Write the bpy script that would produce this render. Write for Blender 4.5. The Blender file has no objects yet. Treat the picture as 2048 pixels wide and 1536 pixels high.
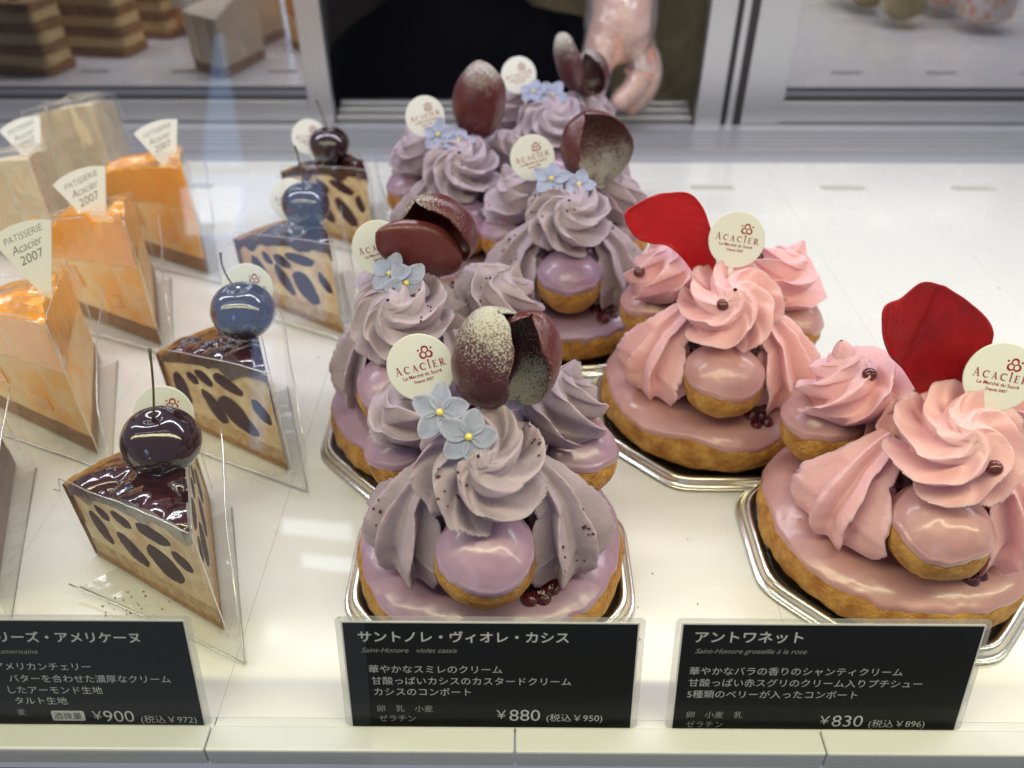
import bpy, bmesh, math, random
from math import sin, cos, pi, radians, atan2, sqrt, tan
from mathutils import Vector, Matrix, Euler, noise
from mathutils.bvhtree import BVHTree
# all lengths below are written in centimetres and scaled to metres when a mesh is built
S = 0.01
scene = bpy.context.scene
COL = scene.collection
# ------------------------------------------------------------------ camera
PITCH, YAW, CAM_H, FPX = radians(37.35), radians(0.4), 23.2, 1600.0
cd = bpy.data.cameras.new('camera'); cam = bpy.data.objects.new('camera', cd); COL.objects.link(cam)
cd.sensor_width = 36; cd.lens = FPX / 2048 * 36; cd.clip_start = 0.01; cd.clip_end = 50
cam.location = (0, 0, CAM_H * S); cam.rotation_euler = (pi / 2 - PITCH, 0, YAW)
cd.dof.use_dof = True; cd.dof.focus_distance = 0.255; cd.dof.aperture_fstop = 10.5
scene.camera = cam
# ------------------------------------------------------------------ world, lamps, exposure
w = bpy.data.worlds.new('World'); scene.world = w; w.use_nodes = True
w.node_tree.nodes['Background'].inputs[0].default_value = (0.80, 0.84, 1.0, 1)
w.node_tree.nodes['Background'].inputs[1].default_value = 0.22
scene.view_settings.view_transform = 'Standard'; scene.view_settings.look = 'None'
scene.view_settings.exposure = 0.38; scene.view_settings.gamma = 1.0
scene.cycles.use_denoising = True
scene.cycles.max_bounces = 10; scene.cycles.transparent_max_bounces = 24
scene.cycles.caustics_reflective = False; scene.cycles.caustics_refractive = False
scene.cycles.sample_clamp_indirect = 4.0

def area(name, loc, target, sx, sy, power, col):
    l = bpy.data.lights.new(name, 'AREA'); l.shape = 'RECTANGLE'; l.size = sx * S; l.size_y = sy * S
    l.energy = power; l.color = col
    o = bpy.data.objects.new(name, l); COL.objects.link(o); o.location = Vector(loc) * S
    o.rotation_euler = (Vector(target) - Vector(loc)).to_track_quat('-Z', 'Y').to_euler()
    return o
area('lamp_front', (4, 9, 36), (4, 22, 0), 150, 2.2, 1.25, (1.0, 0.96, 0.72))
area('lamp_front_low', (0, 11.0, 24.5), (0, 15, 0), 110, 1.2, 0.50, (1.0, 0.93, 0.38))
area('lamp_rear', (0, 45, 42), (0, 38, 0), 150, 3.0, 2.6, (0.91, 0.92, 1.0))

# ------------------------------------------------------------------ projection helper (photo pixel -> point in the place)
_F = Vector((-sin(YAW) * cos(PITCH), cos(YAW) * cos(PITCH), -sin(PITCH)))
_R = Vector((cos(YAW), sin(YAW), 0)); _D = _F.cross(_R)
def at(px, py, y=None, z=0.0):
    d = _F + _R * ((px - 1024) / FPX) + _D * ((py - 768) / FPX)
    t = (z - CAM_H) / d.z if y is None else y / d.y
    return Vector((0, 0, CAM_H)) + d * t

# ------------------------------------------------------------------ materials
MATS = {}
def mat(name, col=(0.8, 0.8, 0.8), rough=0.5, metal=0.0, sss=0.0, ssr=(1, 0.5, 0.4), sscale=0.3, coat=0.0, spec=0.5,
        var=None, vscale=1.0, vcon=(0.35, 0.65), bump=0.0, bscale=3.0, emis=None, alpha=None, bdet=4.0, rvar=None, croug=0.05, stretch=None):
    if name in MATS: return MATS[name]
    m = bpy.data.materials.new(name); m.use_nodes = True; nt = m.node_tree; p = nt.nodes['Principled BSDF']
    p.inputs['Base Color'].default_value = (*col, 1); p.inputs['Roughness'].default_value = rough
    p.inputs['Metallic'].default_value = metal; p.inputs['Specular IOR Level'].default_value = spec
    if sss:
        p.inputs['Subsurface Weight'].default_value = sss; p.inputs['Subsurface Radius'].default_value = ssr
        p.inputs['Subsurface Scale'].default_value = sscale * S
    if coat:
        p.inputs['Coat Weight'].default_value = coat; p.inputs['Coat Roughness'].default_value = croug
    tc = nt.nodes.new('ShaderNodeTexCoord'); mp = nt.nodes.new('ShaderNodeMapping')
    mp.inputs['Scale'].default_value = (1 / S,) * 3; nt.links.new(tc.outputs['Object'], mp.inputs['Vector'])
    def nz(sc, det=4.0, rg=0.6):
        n = nt.nodes.new('ShaderNodeTexNoise'); n.inputs['Scale'].default_value = sc
        n.inputs['Detail'].default_value = det; n.inputs['Roughness'].default_value = rg
        nt.links.new(mp.outputs[0], n.inputs['Vector']); return n
    if var:
        n = nz(vscale, 6.0, 0.65); r = nt.nodes.new('ShaderNodeValToRGB')
        r.color_ramp.elements[0].position = vcon[0]; r.color_ramp.elements[1].position = vcon[1]
        r.color_ramp.elements[0].color = (*var, 1); r.color_ramp.elements[1].color = (*col, 1)
        nt.links.new(n.outputs[0], r.inputs[0]); nt.links.new(r.outputs[0], p.inputs['Base Color'])
    if rvar:
        n = nz(rvar[0], 5.0); mr = nt.nodes.new('ShaderNodeMapRange')
        mr.inputs[1].default_value = 0.35; mr.inputs[2].default_value = 0.65
        mr.inputs[3].default_value = rvar[1]; mr.inputs[4].default_value = rvar[2]
        nt.links.new(n.outputs[0], mr.inputs[0]); nt.links.new(mr.outputs[0], p.inputs['Roughness'])
    if bump:
        n = nz(bscale, bdet)
        if stretch:
            m2 = nt.nodes.new('ShaderNodeMapping'); m2.inputs['Scale'].default_value = stretch; nt.links.new(mp.outputs[0], m2.inputs[0]); nt.links.new(m2.outputs[0], n.inputs['Vector'])
        b = nt.nodes.new('ShaderNodeBump'); b.inputs['Strength'].default_value = 1.0
        b.inputs['Distance'].default_value = bump * S
        nt.links.new(n.outputs[0], b.inputs['Height']); nt.links.new(b.outputs[0], p.inputs['Normal'])
        if coat: nt.links.new(b.outputs[0], p.inputs['Coat Normal'])
    if emis:
        p.inputs['Emission Color'].default_value = (*emis[0], 1); p.inputs['Emission Strength'].default_value = emis[1]
    MATS[name] = m
    return m

def film_mat(name, fres=0.20, tint=(0.985, 0.985, 0.98), amount=0.10, haze=0.05, rough=0.06, bump=0.05, bscale=0.8, hazecol=(0.85, 0.84, 0.8)):
    """clear plastic film: see-through with a fresnel sheen and a little milkiness"""
    if name in MATS: return MATS[name]
    m = bpy.data.materials.new(name); m.use_nodes = True; nt = m.node_tree; N = nt.nodes; L = nt.links
    for n in list(N): N.remove(n)
    out = N.new('ShaderNodeOutputMaterial'); tr = N.new('ShaderNodeBsdfTransparent'); tr.inputs[0].default_value = (*tint, 1)
    gl = N.new('ShaderNodeBsdfGlossy'); gl.inputs['Roughness'].default_value = rough; gl.inputs[0].default_value = (1, 1, 1, 1)
    df = N.new('ShaderNodeBsdfDiffuse'); df.inputs[0].default_value = (*hazecol, 1)
    fr = N.new('ShaderNodeLayerWeight'); fr.inputs['Blend'].default_value = 0.22
    mul = N.new('ShaderNodeMath'); mul.operation = 'MULTIPLY_ADD'; mul.inputs[1].default_value = fres; mul.inputs[2].default_value = amount
    mul.use_clamp = True
    m1 = N.new('ShaderNodeMixShader'); m2 = N.new('ShaderNodeMixShader'); m1.inputs[0].default_value = haze
    if bump:
        tc = N.new('ShaderNodeTexCoord'); mp = N.new('ShaderNodeMapping'); mp.inputs['Scale'].default_value = (1 / S,) * 3
        nz = N.new('ShaderNodeTexNoise'); nz.inputs['Scale'].default_value = bscale; nz.inputs['Detail'].default_value = 2
        b = N.new('ShaderNodeBump'); b.inputs['Distance'].default_value = bump * S * 4
        L.new(tc.outputs['Object'], mp.inputs[0]); L.new(mp.outputs[0], nz.inputs['Vector']); L.new(nz.outputs[0], b.inputs['Height'])
        L.new(b.outputs[0], gl.inputs['Normal']); L.new(b.outputs[0], fr.inputs['Normal'])
    L.new(tr.outputs[0], m1.inputs[1]); L.new(df.outputs[0], m1.inputs[2])
    L.new(fr.outputs['Fresnel'], mul.inputs[0]); L.new(mul.outputs[0], m2.inputs[0])
    L.new(m1.outputs[0], m2.inputs[1]); L.new(gl.outputs[0], m2.inputs[2]); L.new(m2.outputs[0], out.inputs[0])
    MATS[name] = m
    return m

def dusted(name, base, dust, zmin, zmax, rough=0.28):
    """chocolate with a powder dusting that lies on the upper end of the piece"""
    if name in MATS: return MATS[name]
    m = mat(name, base, rough=rough, coat=0.25, croug=0.2, bump=0.02, bscale=6)
    nt = m.node_tree; N = nt.nodes; L = nt.links; p = N['Principled BSDF']
    tc = next(n for n in N if n.type == 'TEX_COORD'); mp = next(n for n in N if n.type == 'MAPPING')
    sep = N.new('ShaderNodeSeparateXYZ'); L.new(mp.outputs[0], sep.inputs[0])
    mr = N.new('ShaderNodeMapRange'); mr.inputs[1].default_value = zmin; mr.inputs[2].default_value = zmax
    mr.inputs[3].default_value = -0.42; mr.inputs[4].default_value = 0.22; L.new(sep.outputs['Z'], mr.inputs[0])
    n1 = N.new('ShaderNodeTexNoise'); n1.inputs['Scale'].default_value = 16; n1.inputs['Detail'].default_value = 5; n1.inputs['Roughness'].default_value = 0.8
    n2 = N.new('ShaderNodeTexNoise'); n2.inputs['Scale'].default_value = 1.3; n2.inputs['Detail'].default_value = 2
    L.new(mp.outputs[0], n1.inputs['Vector']); L.new(mp.outputs[0], n2.inputs['Vector'])
    a = N.new('ShaderNodeMath'); a.operation = 'MULTIPLY_ADD'; a.inputs[1].default_value = 2.6; L.new(n1.outputs[0], a.inputs[0]); L.new(mr.outputs[0], a.inputs[2])
    b = N.new('ShaderNodeMath'); b.operation = 'MULTIPLY_ADD'; b.inputs[1].default_value = 0.5; L.new(n2.outputs[0], b.inputs[0]); sb_ = N.new('ShaderNodeMath'); sb_.operation = 'SUBTRACT'; sb_.inputs[1].default_value = 0.92; L.new(a.outputs[0], sb_.inputs[0]); L.new(sb_.outputs[0], b.inputs[2])
    r = N.new('ShaderNodeValToRGB'); r.color_ramp.elements[0].position = 0.50; r.color_ramp.elements[1].position = 0.62
    L.new(b.outputs[0], r.inputs[0])
    mx = N.new('ShaderNodeMix'); mx.data_type = 'RGBA'; mx.inputs['A'].default_value = (*base, 1); mx.inputs['B'].default_value = (*dust, 1)
    L.new(r.outputs[0], mx.inputs['Factor']); L.new(mx.outputs['Result'], p.inputs['Base Color'])
    rr = N.new('ShaderNodeMapRange'); rr.inputs[3].default_value = rough; rr.inputs[4].default_value = 0.85
    L.new(r.outputs[0], rr.inputs[0]); L.new(rr.outputs[0], p.inputs['Roughness'])
    cm = N.new('ShaderNodeMapRange'); cm.inputs[3].default_value = 0.25; cm.inputs[4].default_value = 0.0
    L.new(r.outputs[0], cm.inputs[0]); L.new(cm.outputs[0], p.inputs['Coat Weight'])
    return m

VIOLET_CREAM = mat('violet_cream', (0.455, 0.365, 0.415), rough=0.55, sss=0.35, ssr=(1, .6, .75), sscale=.3, bump=.03, bscale=6, var=(0.39, 0.31, 0.37), vscale=1.2, spec=.35, bdet=8)
PINK_CREAM = mat('pink_cream', (0.80, 0.48, 0.51), rough=0.5, sss=0.35, ssr=(1, .45, .45), sscale=.35, bump=.03, bscale=6, var=(0.77, 0.43, 0.445), vscale=1.1, spec=.35, bdet=8)
VIOLET_GLAZE = mat('violet_glaze', (0.42, 0.275, 0.385), rough=0.34, sss=0.3, ssr=(1, .5, .8), sscale=.25, coat=0.5, croug=.18, bump=.03, bscale=.9, var=(0.37, 0.225, 0.33), vscale=.8, bdet=2)
PINK_GLAZE = mat('pink_glaze', (0.55, 0.305, 0.305), rough=0.34, sss=0.3, ssr=(1, .4, .4), sscale=.25, coat=0.5, croug=.18, bump=.03, bscale=.9, var=(0.50, 0.26, 0.26), vscale=.8, bdet=2)
CRUST = mat('baked_choux', (0.64, 0.34, 0.075), rough=.6, sss=.1, sscale=.1, bump=.16, bscale=5.5, var=(0.38, 0.14, 0.02), vscale=1.5, vcon=(.36, .62), bdet=8)
BERRY = mat('berry_compote', (0.13, 0.012, 0.025), rough=0.2, coat=.7, bump=.1, bscale=2.5, var=(0.05, 0.006, 0.012), vscale=2)
CASSIS = mat('dried_cassis', (0.10, 0.02, 0.035), rough=0.8)
SUGAR = mat('blue_sugar_paste', (0.27, 0.29, 0.42), rough=0.75, sss=.2, sscale=.15, bump=.012, bscale=9, var=(0.33, 0.35, 0.47), vscale=2.5)
BEAD = mat('yellow_bead', (0.72, 0.60, 0.16), rough=.35, sss=.2, sscale=.1)
CHOC = dusted('violet_chocolate', (0.085, 0.02, 0.028), (0.44, 0.42, 0.38), 0.1, 2.1)
CHOC2 = dusted('violet_chocolate_top_powder', (0.10, 0.018, 0.018), (0.44, 0.42, 0.38), .7, 2.6)
CHOCP = mat('plain_violet_chocolate', (.12, .025, .022), rough=.3, coat=.3, croug=.15, bump=.02, bscale=5)
CHOC3 = dusted('violet_chocolate_foot_powder', (0.10, 0.02, 0.022), (0.50, 0.48, 0.46), .6, -1.9)
PEARL = mat('crunchy_pearl', (0.11, 0.018, 0.018), rough=.22, coat=.4)
ROSE = mat('rose_petal', (0.42, 0.005, 0.010), rough=.38, sss=.15, ssr=(1, .1, .1), sscale=.1, stretch=(1, 1, .10), bump=.05, bscale=6, var=(0.22, 0.002, 0.006), vscale=.9, vcon=(.3, .7))
ROSE2 = mat('bright_rose_petal', (0.50, 0.005, 0.010), rough=.4, sss=.2, ssr=(1, .1, .1), sscale=.15, stretch=(.2, 1, 1), bump=.05, bscale=6, var=(0.42, 0.003, 0.008), vscale=.9, vcon=(.3, .7))
PAPER = mat('white_card', (0.74, 0.73, 0.70), rough=.35, bump=.004, bscale=5)
RED_INK = mat('red_ink', (0.30, 0.015, 0.012), rough=.45)
BLACK_INK = mat('black_ink', (0.012, 0.012, 0.014), rough=.5)
WHITE_INK = mat('grey_white_ink', (0.52, 0.52, 0.52), rough=.45)
DIM_INK = mat('dim_grey_ink', (0.27, 0.27, 0.26), rough=.45)
CARD_BLACK = mat('black_print', (0.009, 0.010, 0.011), rough=.45, spec=.15, coat=.10, croug=.09, bump=.01, bscale=.6)
SLEEVE = film_mat('clear_sleeve', amount=.05, haze=.22, rough=.12, bump=0, hazecol=(.75, .75, .68))
SILVER = mat('silver_board', (0.88, 0.85, 0.76), rough=.27, metal=1.0, bump=.01, bscale=1.5)
DECK = mat('white_shelf', (0.82, 0.805, 0.765), rough=.22, spec=.4, coat=.15, croug=.12, rvar=(.35, .17, .30), var=(.80, .785, .75), vscale=.12)
LIPM = mat('white_lip', (0.70, 0.71, 0.70), rough=.4)
ALU = mat('brushed_aluminium', (0.62, 0.62, 0.65), rough=.34, metal=.85, bump=.004, bscale=2)
ALU_D = mat('dark_gasket', (0.03, 0.03, 0.035), rough=.5)
ALU_W = mat('pale_rail', (0.50, 0.50, 0.55), rough=.35, metal=.3)
MIRROR = mat('mirror_glass', (0.50, 0.49, 0.53), rough=.03, metal=1.0)
FILM = film_mat('clear_film', amount=.01, haze=.02, rough=.08, bump=.02, bscale=1.1)
FILM_T = film_mat('clear_tray_plastic', amount=.02, haze=.09, rough=.12, bump=.03, bscale=.8)

# ------------------------------------------------------------------ mesh helpers
def mesh(name, verts, faces, m, parent=None, smooth=True, loc=None, rot=None, mats=None):
    me = bpy.data.meshes.new(name)
    me.from_pydata([(v[0] * S, v[1] * S, v[2] * S) for v in verts], [], faces)
    for k in (mats or [m]): me.materials.append(k)
    if len(Fc_ := faces) > 3000:
        b_ = bmesh.new(); b_.from_mesh(me); bmesh.ops.recalc_face_normals(b_, faces=b_.faces); b_.to_mesh(me); b_.free()
    me.polygons.foreach_set('use_smooth', [smooth] * len(me.polygons)); me.update()
    return link(name, me, parent, loc, rot)
def link(name, me, parent=None, loc=None, rot=None):
    o = bpy.data.objects.new(name, me); COL.objects.link(o); o.parent = parent
    if loc is not None: o.location = Vector(loc) * S
    if rot is not None: o.rotation_euler = rot
    return o
def tag(o, label=None, cat=None, group=None, kind=None):
    if label: o['label'] = label
    if cat: o['category'] = cat
    if group: o['group'] = group
    if kind: o['kind'] = kind
    return o
def thing(name, loc, rz, label, cat, group=None):
    o = bpy.data.objects.new(name, None); COL.objects.link(o); o.location = Vector(loc) * S
    o.rotation_euler = (0, 0, rz); o.empty_display_size = .01
    return tag(o, label, cat, group)
def grid(fn, nu, nv, closeu=False, closev=False):
    V = []; Fc = []
    for i in range(nu):
        for j in range(nv): V.append(fn(i / (nu if closeu else nu - 1), j / (nv if closev else nv - 1)))
    for i in range(nu if closeu else nu - 1):
        for j in range(nv if closev else nv - 1):
            a = i * nv + j; b = ((i + 1) % nu) * nv + j; c = ((i + 1) % nu) * nv + (j + 1) % nv; d = i * nv + (j + 1) % nv
            Fc.append((a, b, c, d))
    return V, Fc
def box(V, Fc, x0, x1, y0, y1, z0, z1):
    n = len(V)
    V += [(x0, y0, z0), (x1, y0, z0), (x1, y1, z0), (x0, y1, z0), (x0, y0, z1), (x1, y0, z1), (x1, y1, z1), (x0, y1, z1)]
    Fc += [tuple(n + k for k in f) for f in ((3, 2, 1, 0), (4, 5, 6, 7), (0, 1, 5, 4), (1, 2, 6, 5), (2, 3, 7, 6), (3, 0, 4, 7))]
def boxobj(name, b, m, parent=None, bevel=0.0, loc=None, rot=None):
    V, Fc = [], []; box(V, Fc, *b); o = mesh(name, V, Fc, m, parent, False, loc, rot)
    if bevel: add_bevel(o, bevel)
    return o
def add_bevel(o, wd, seg=2):
    md = o.modifiers.new('bevel', 'BEVEL'); md.width = wd * S; md.segments = seg; md.limit_method = 'ANGLE'
def solid(o, t, off=0.0):
    md = o.modifiers.new('solidify', 'SOLIDIFY'); md.thickness = t * S; md.offset = off
def nv(v, sc, seed=0.0):
    return noise.noise(Vector((v[0] * sc + seed, v[1] * sc - seed * 1.7, v[2] * sc + seed * .6)))
def lerp(pts, t):
    for k in range(len(pts) - 1):
        if t <= pts[k + 1][0]:
            a, b = pts[k], pts[k + 1]; f = (t - a[0]) / (b[0] - a[0]); f = f * f * (3 - 2 * f)
            return a[1] + (b[1] - a[1]) * f
    return pts[-1][1]
def prism(poly, z0, z1):
    n = len(poly); V = [(x, y, z0) for x, y in poly] + [(x, y, z1) for x, y in poly]
    Fc = [tuple(range(n))[::-1], tuple(range(n, 2 * n))] + [(i, (i + 1) % n, (i + 1) % n + n, i + n) for i in range(n)]
    return V, Fc

# ------------------------------------------------------------------ text
_tc = {}
def text_mesh(s, size, m, offset=0.0, shear=0.0, align='LEFT', sx=1.0, spacing=1.0):
    k = (s, size, m.name, offset, shear, align, sx, spacing)
    if k in _tc: return _tc[k]
    cu = bpy.data.curves.new('lettering', 'FONT'); cu.body = s; cu.size = size * S; cu.offset = offset * S; cu.shear = shear
    cu.align_x = align; cu.resolution_u = 4; cu.space_character = spacing
    o = bpy.data.objects.new('lettering', cu); COL.objects.link(o)
    dg = bpy.context.evaluated_depsgraph_get(); me = bpy.data.meshes.new_from_object(o.evaluated_get(dg))
    bpy.data.objects.remove(o); me.materials.clear(); me.materials.append(m)
    if sx != 1.0:
        for v in me.vertices: v.co.x *= sx
    _tc[k] = me
    return me
def join_meshes(name, items, m):
    """items: (mesh, dx, dy, dz, scale) in cm -> one mesh lying in its own xy plane"""
    bm = bmesh.new()
    for me, dx, dy, dz, rot in items:
        n0 = len(bm.verts); bm.from_mesh(me); bm.verts.ensure_lookup_table()
        M = Matrix.Translation(Vector((dx, dy, dz)) * S) @ Matrix.Rotation(rot, 4, 'Z')
        for v in bm.verts[n0:]: v.co = M @ v.co
    out = bpy.data.meshes.new(name); bm.to_mesh(out); bm.free(); out.materials.clear(); out.materials.append(m)
    return out
# serif capitals drawn as strokes (x, y in units of cap height)
def serif_word(word, size, gap=0.28, mat_=None):
    V, Fc = [], []; zc = [0.0]
    def poly(p):
        zc[0] += 0.0009; n = len(V); V.extend([(x, y, zc[0]) for x, y in p]); Fc.append(tuple(range(n, n + len(p))))
    def st(x0, y0, x1, y1, wd):
        dx, dy = x1 - x0, y1 - y0; l = sqrt(dx * dx + dy * dy); nx, ny = -dy / l * wd / 2, dx / l * wd / 2
        poly([(x0 + nx, y0 + ny), (x0 - nx, y0 - ny), (x1 - nx, y1 - ny), (x1 + nx, y1 + ny)])
    def arc(cx, cy, rx, ry, a0, a1, w0, w1, n=18):
        for k in range(n):
            t0, t1 = k / n, (k + 1) / n; A, B = radians(a0 + (a1 - a0) * t0), radians(a0 + (a1 - a0) * t1)
            wa, wb = w0 + (w1 - w0) * sin(pi * t0), w0 + (w1 - w0) * sin(pi * t1)
            poly([(cx + (rx - wa / 2) * cos(A), cy + (ry - wa / 2) * sin(A)), (cx + (rx + wa / 2) * cos(A), cy + (ry + wa / 2) * sin(A)),
                  (cx + (rx + wb / 2) * cos(B), cy + (ry + wb / 2) * sin(B)), (cx + (rx - wb / 2) * cos(B), cy + (ry - wb / 2) * sin(B))])
    T, t = .15, .06; x = 0.0
    for i, ch in enumerate(word):
        k = 1.22 if i == 0 else 1.0; n0 = len(V); wd = .8
        if ch == 'A':
            st(.12, 0, .40, 1, t); st(.38, 1, .68, 0, T); st(.22, .34, .58, .34, t); st(0, .02, .26, .02, .05); st(.54, .02, .84, .02, .05); wd = .84
        elif ch == 'C':
            arc(.46, .5, .42, .47, 42, 318, t, T + .03); st(.77, .98, .77, .70, .05); wd = .84
        elif ch == 'I':
            st(.16, 0, .16, 1, T); st(0, .02, .32, .02, .05); st(0, .98, .32, .98, .05); wd = .32
        elif ch == 'E':
            st(.16, 0, .16, 1, T); st(0, .02, .60, .02, .055); st(0, .98, .58, .98, .055); st(.16, .5, .46, .5, .055)
            st(.60, 0, .60, .22, .05); st(.58, 1, .58, .8, .05); st(.47, .6, .47, .4, .05); wd = .64
        elif ch == 'R':
            st(.16, 0, .16, 1, T); st(0, .02, .32, .02, .05); st(0, .98, .35, .98, .055); st(.2, .49, .36, .49, .05)
            arc(.34, .735, .24, .235, 90, -90, t, T); st(.34, .47, .70, 0, T); st(.62, .02, .88, .02, .05); wd = .82
        for q in range(n0, len(V)): V[q] = ((V[q][0] * k + x) * size, V[q][1] * k * size, V[q][2])
        x += wd * k + gap
    return V, Fc, (x - gap) * size
def ring_poly(V, Fc, cx, cy, r0, r1, z, n=28, a0=0, a1=360, ox=0, oy=0):
    b = len(V)
    for k in range(n + 1):
        a = radians(a0 + (a1 - a0) * k / n)
        V.append((cx + ox + r0 * cos(a), cy + oy + r0 * sin(a), z)); V.append((cx + r1 * cos(a), cy + r1 * sin(a), z))
    for k in range(n): Fc.append((b + 2 * k, b + 2 * k + 1, b + 2 * k + 3, b + 2 * k + 2))
def disc_poly(V, Fc, cx, cy, r, z, n=16):
    b = len(V); V.extend([(cx + r * cos(2 * pi * k / n), cy + r * sin(2 * pi * k / n), z) for k in range(n)]); Fc.append(tuple(range(b, b + n)))

# ------------------------------------------------------------------ the setting: shelf, lip, rail, doors
PW = 9.2
def deck():
    FRONT, BACK = 13.35, 57.8
    for k in range(-7, 8):
        x0, x1 = k * PW + .006, (k + 1) * PW - .006
        xs = x0 + PW / 2 - .1; sl, sw = 1.6, .42; ys = 53.3
        # panel with a finger slot near its rear edge
        bm = bmesh.new()
        outer = [bm.verts.new((x * S, y * S, 0)) for x, y in ((x0, FRONT), (x1, FRONT), (x1, BACK), (x0, BACK))]
        inn = []
        for q in range(24):
            a = 2 * pi * q / 24; cx = xs + (sl - sw) * (1 if cos(a) > 1e-6 else -1 if cos(a) < -1e-6 else 0)
            inn.append(bm.verts.new(((cx + sw * cos(a)) * S, (ys + sw * sin(a)) * S, 0)))
        es = [bm.edges.new((outer[i], outer[(i + 1) % 4])) for i in range(4)] + [bm.edges.new((inn[i], inn[(i + 1) % 24])) for i in range(24)]
        bmesh.ops.triangle_fill(bm, use_beauty=True, edges=es)
        for vs in (outer, inn):
            lo = [bm.verts.new((v.co.x, v.co.y, -.5 * S)) for v in vs]
            for i in range(len(vs)):
                j = (i + 1) % len(vs); bm.faces.new((vs[i], vs[j], lo[j], lo[i]))
        bmesh.ops.recalc_face_normals(bm, faces=bm.faces)
        me = bpy.data.meshes.new('shelf_surface'); bm.to_mesh(me); bm.free(); me.materials.append(DECK)
        o = link('shelf_surface', me); tag(o, kind='structure')
        # raised front lip piece, offset by its joint
        lp = boxobj('shelf_lip', (k * PW + .02, (k + 1) * PW - .02, 12.15, 12.95, -.55, .28), LIPM, bevel=.07); tag(lp, kind='structure')
        lp2 = boxobj('shelf_lip_back', (k * PW + .02, (k + 1) * PW - .02, 12.96, 13.33, -.5, .02), LIPM); tag(lp2, kind='structure')
    tag(boxobj('shelf_base', (-66, 70, 13.4, 57.8, -.9, -.52), mat('shelf_under', (.6, .6, .62))), kind='structure')
    tag(boxobj('case_front_rail', (-66, 70, 7, 12.1, -3, -.62), mat('case_metal', (.28, .27, .26), rough=.35, metal=.7), bevel=.1), kind='structure')
    # rear rail with grooves
    V, Fc = [], []
    prof = [(57.9, -1.2), (58.0, -.35), (58.9, -.30), (59.1, -.7), (60.9, -.7)]
    y = 60.9
    for k in range(5):
        prof += [(y, -.15), (y + .35, -.15), (y + .4, -.75), (y + .75, -.75)]; y += .78
    prof += [(y, -.1), (66.3, -.1), (66.4, -1.2)]
    n = len(prof)
    V = [(-70, a, b) for a, b in prof] + [(75, a, b) for a, b in prof]
    Fc = [(i, i + 1, n + i + 1, n + i) for i in range(n - 1)]
    tag(mesh('rear_rail', V, Fc, ALU_W, None, False), kind='structure')
deck()

def sliding_door(x0, x1, label, y=67.0):
    t = thing('mirror_door', ((x0 + x1) / 2, y, -.5), 0, label, 'door', 'mirrored sliding doors behind the shelf')
    hw = (x1 - x0) / 2
    boxobj('bottom_bar', (-hw, hw, -.35, .35, 0, 2.2), ALU, t, .05)
    boxobj('gasket', (-hw, hw, -.2, .2, 2.2, 2.5), ALU_D, t)
    boxobj('mirror_panel', (-hw, hw, -.05, .12, 2.5, 40), MIRROR, t)
    return t
lx, rx = at(660, 150, y=67).x, at(1545, 150, y=67).x
dl = sliding_door(-70, lx - 2.0, 'mirror sliding door on the left reflecting layered cake slices')
boxobj("stile", ((lx - 2.0 + 70) / 2 + .002, (lx - 2.0 + 70) / 2 + 2.0, -.55, .4, 0, 42), ALU, dl, .08)
dr = sliding_door(rx + 1.2, 75, 'mirror sliding door on the right reflecting rows of dessert jars')
hwr = (75 - rx - 1.2) / 2
boxobj('stile', (-hwr - 3.3, -hwr, -.55, .4, 0, 42), ALU, dr, .08)
# steel post with a dark groove beside the right door
pt = thing('door_post', (rx - 4.6, 66.6, -.5), 0, 'upright metal post with dark grooves left of the right mirror door', 'post')
boxobj('post_face', (-1.35, .75, -.5, .5, 0, 42), ALU, pt, .08)
boxobj('groove_strip', (.76, 1.2, -.2, .5, 0, 42), ALU_D, pt)
boxobj('post_edge', (1.21, 1.75, -.45, .5, 0, 42), ALU, pt, .05)
boxobj('groove_strip', (1.76, 2.35, -.1, .5, 0, 42), ALU_D, pt)
# sill of the open hatch
V, Fc = [], []
sx0, sx1 = lx + .1, rx - 6.1
for k in range(3): box(V, Fc, sx0, sx1, 66.9 + k * 1.1, 67.6 + k * 1.1, -.4, .35 + k * .25)
box(V, Fc, sx0, sx1, 66.5, 70.5, -1.2, -.41)
hs = mesh('hatch_sill', V, Fc, ALU, None, False); tag(hs, kind='structure'); add_bevel(hs, .05)

# dim staff side seen through the hatch
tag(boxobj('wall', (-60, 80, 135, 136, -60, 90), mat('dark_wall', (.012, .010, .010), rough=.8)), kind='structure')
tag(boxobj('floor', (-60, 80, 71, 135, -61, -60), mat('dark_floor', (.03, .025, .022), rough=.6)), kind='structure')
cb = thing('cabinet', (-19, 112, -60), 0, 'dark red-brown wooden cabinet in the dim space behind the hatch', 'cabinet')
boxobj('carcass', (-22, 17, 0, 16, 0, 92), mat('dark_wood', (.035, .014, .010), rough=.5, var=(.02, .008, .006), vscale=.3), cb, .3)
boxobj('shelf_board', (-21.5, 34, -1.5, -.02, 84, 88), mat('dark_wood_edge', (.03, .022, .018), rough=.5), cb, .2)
def blob(name, c, r, m, parent=None, n=32, amp=.06, sc=1.0, seed=0, p=1.0):
    def f(u, v):
        a, b = 2 * pi * u, pi * v
        d = Vector((cos(a) * sin(b), sin(a) * sin(b), cos(b))); k = 1 + amp * nv(d, sc * 2, seed)
        return (c[0] + d.x * r[0] * k, c[1] + d.y * r[1] * k, c[2] + d.z * r[2] * k)
    V, Fc = grid(f, n, n // 2 + 1, closeu=True); return mesh(name, V, Fc, m, parent)
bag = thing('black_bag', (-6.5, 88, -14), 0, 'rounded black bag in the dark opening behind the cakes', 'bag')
blob('bag_body', (0, 0, 7), (15, 6, 14), mat('black_cloth', (.004, .004, .007), rough=.8, spec=.1, bump=.1, bscale=.5), bag, amp=.12)
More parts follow.
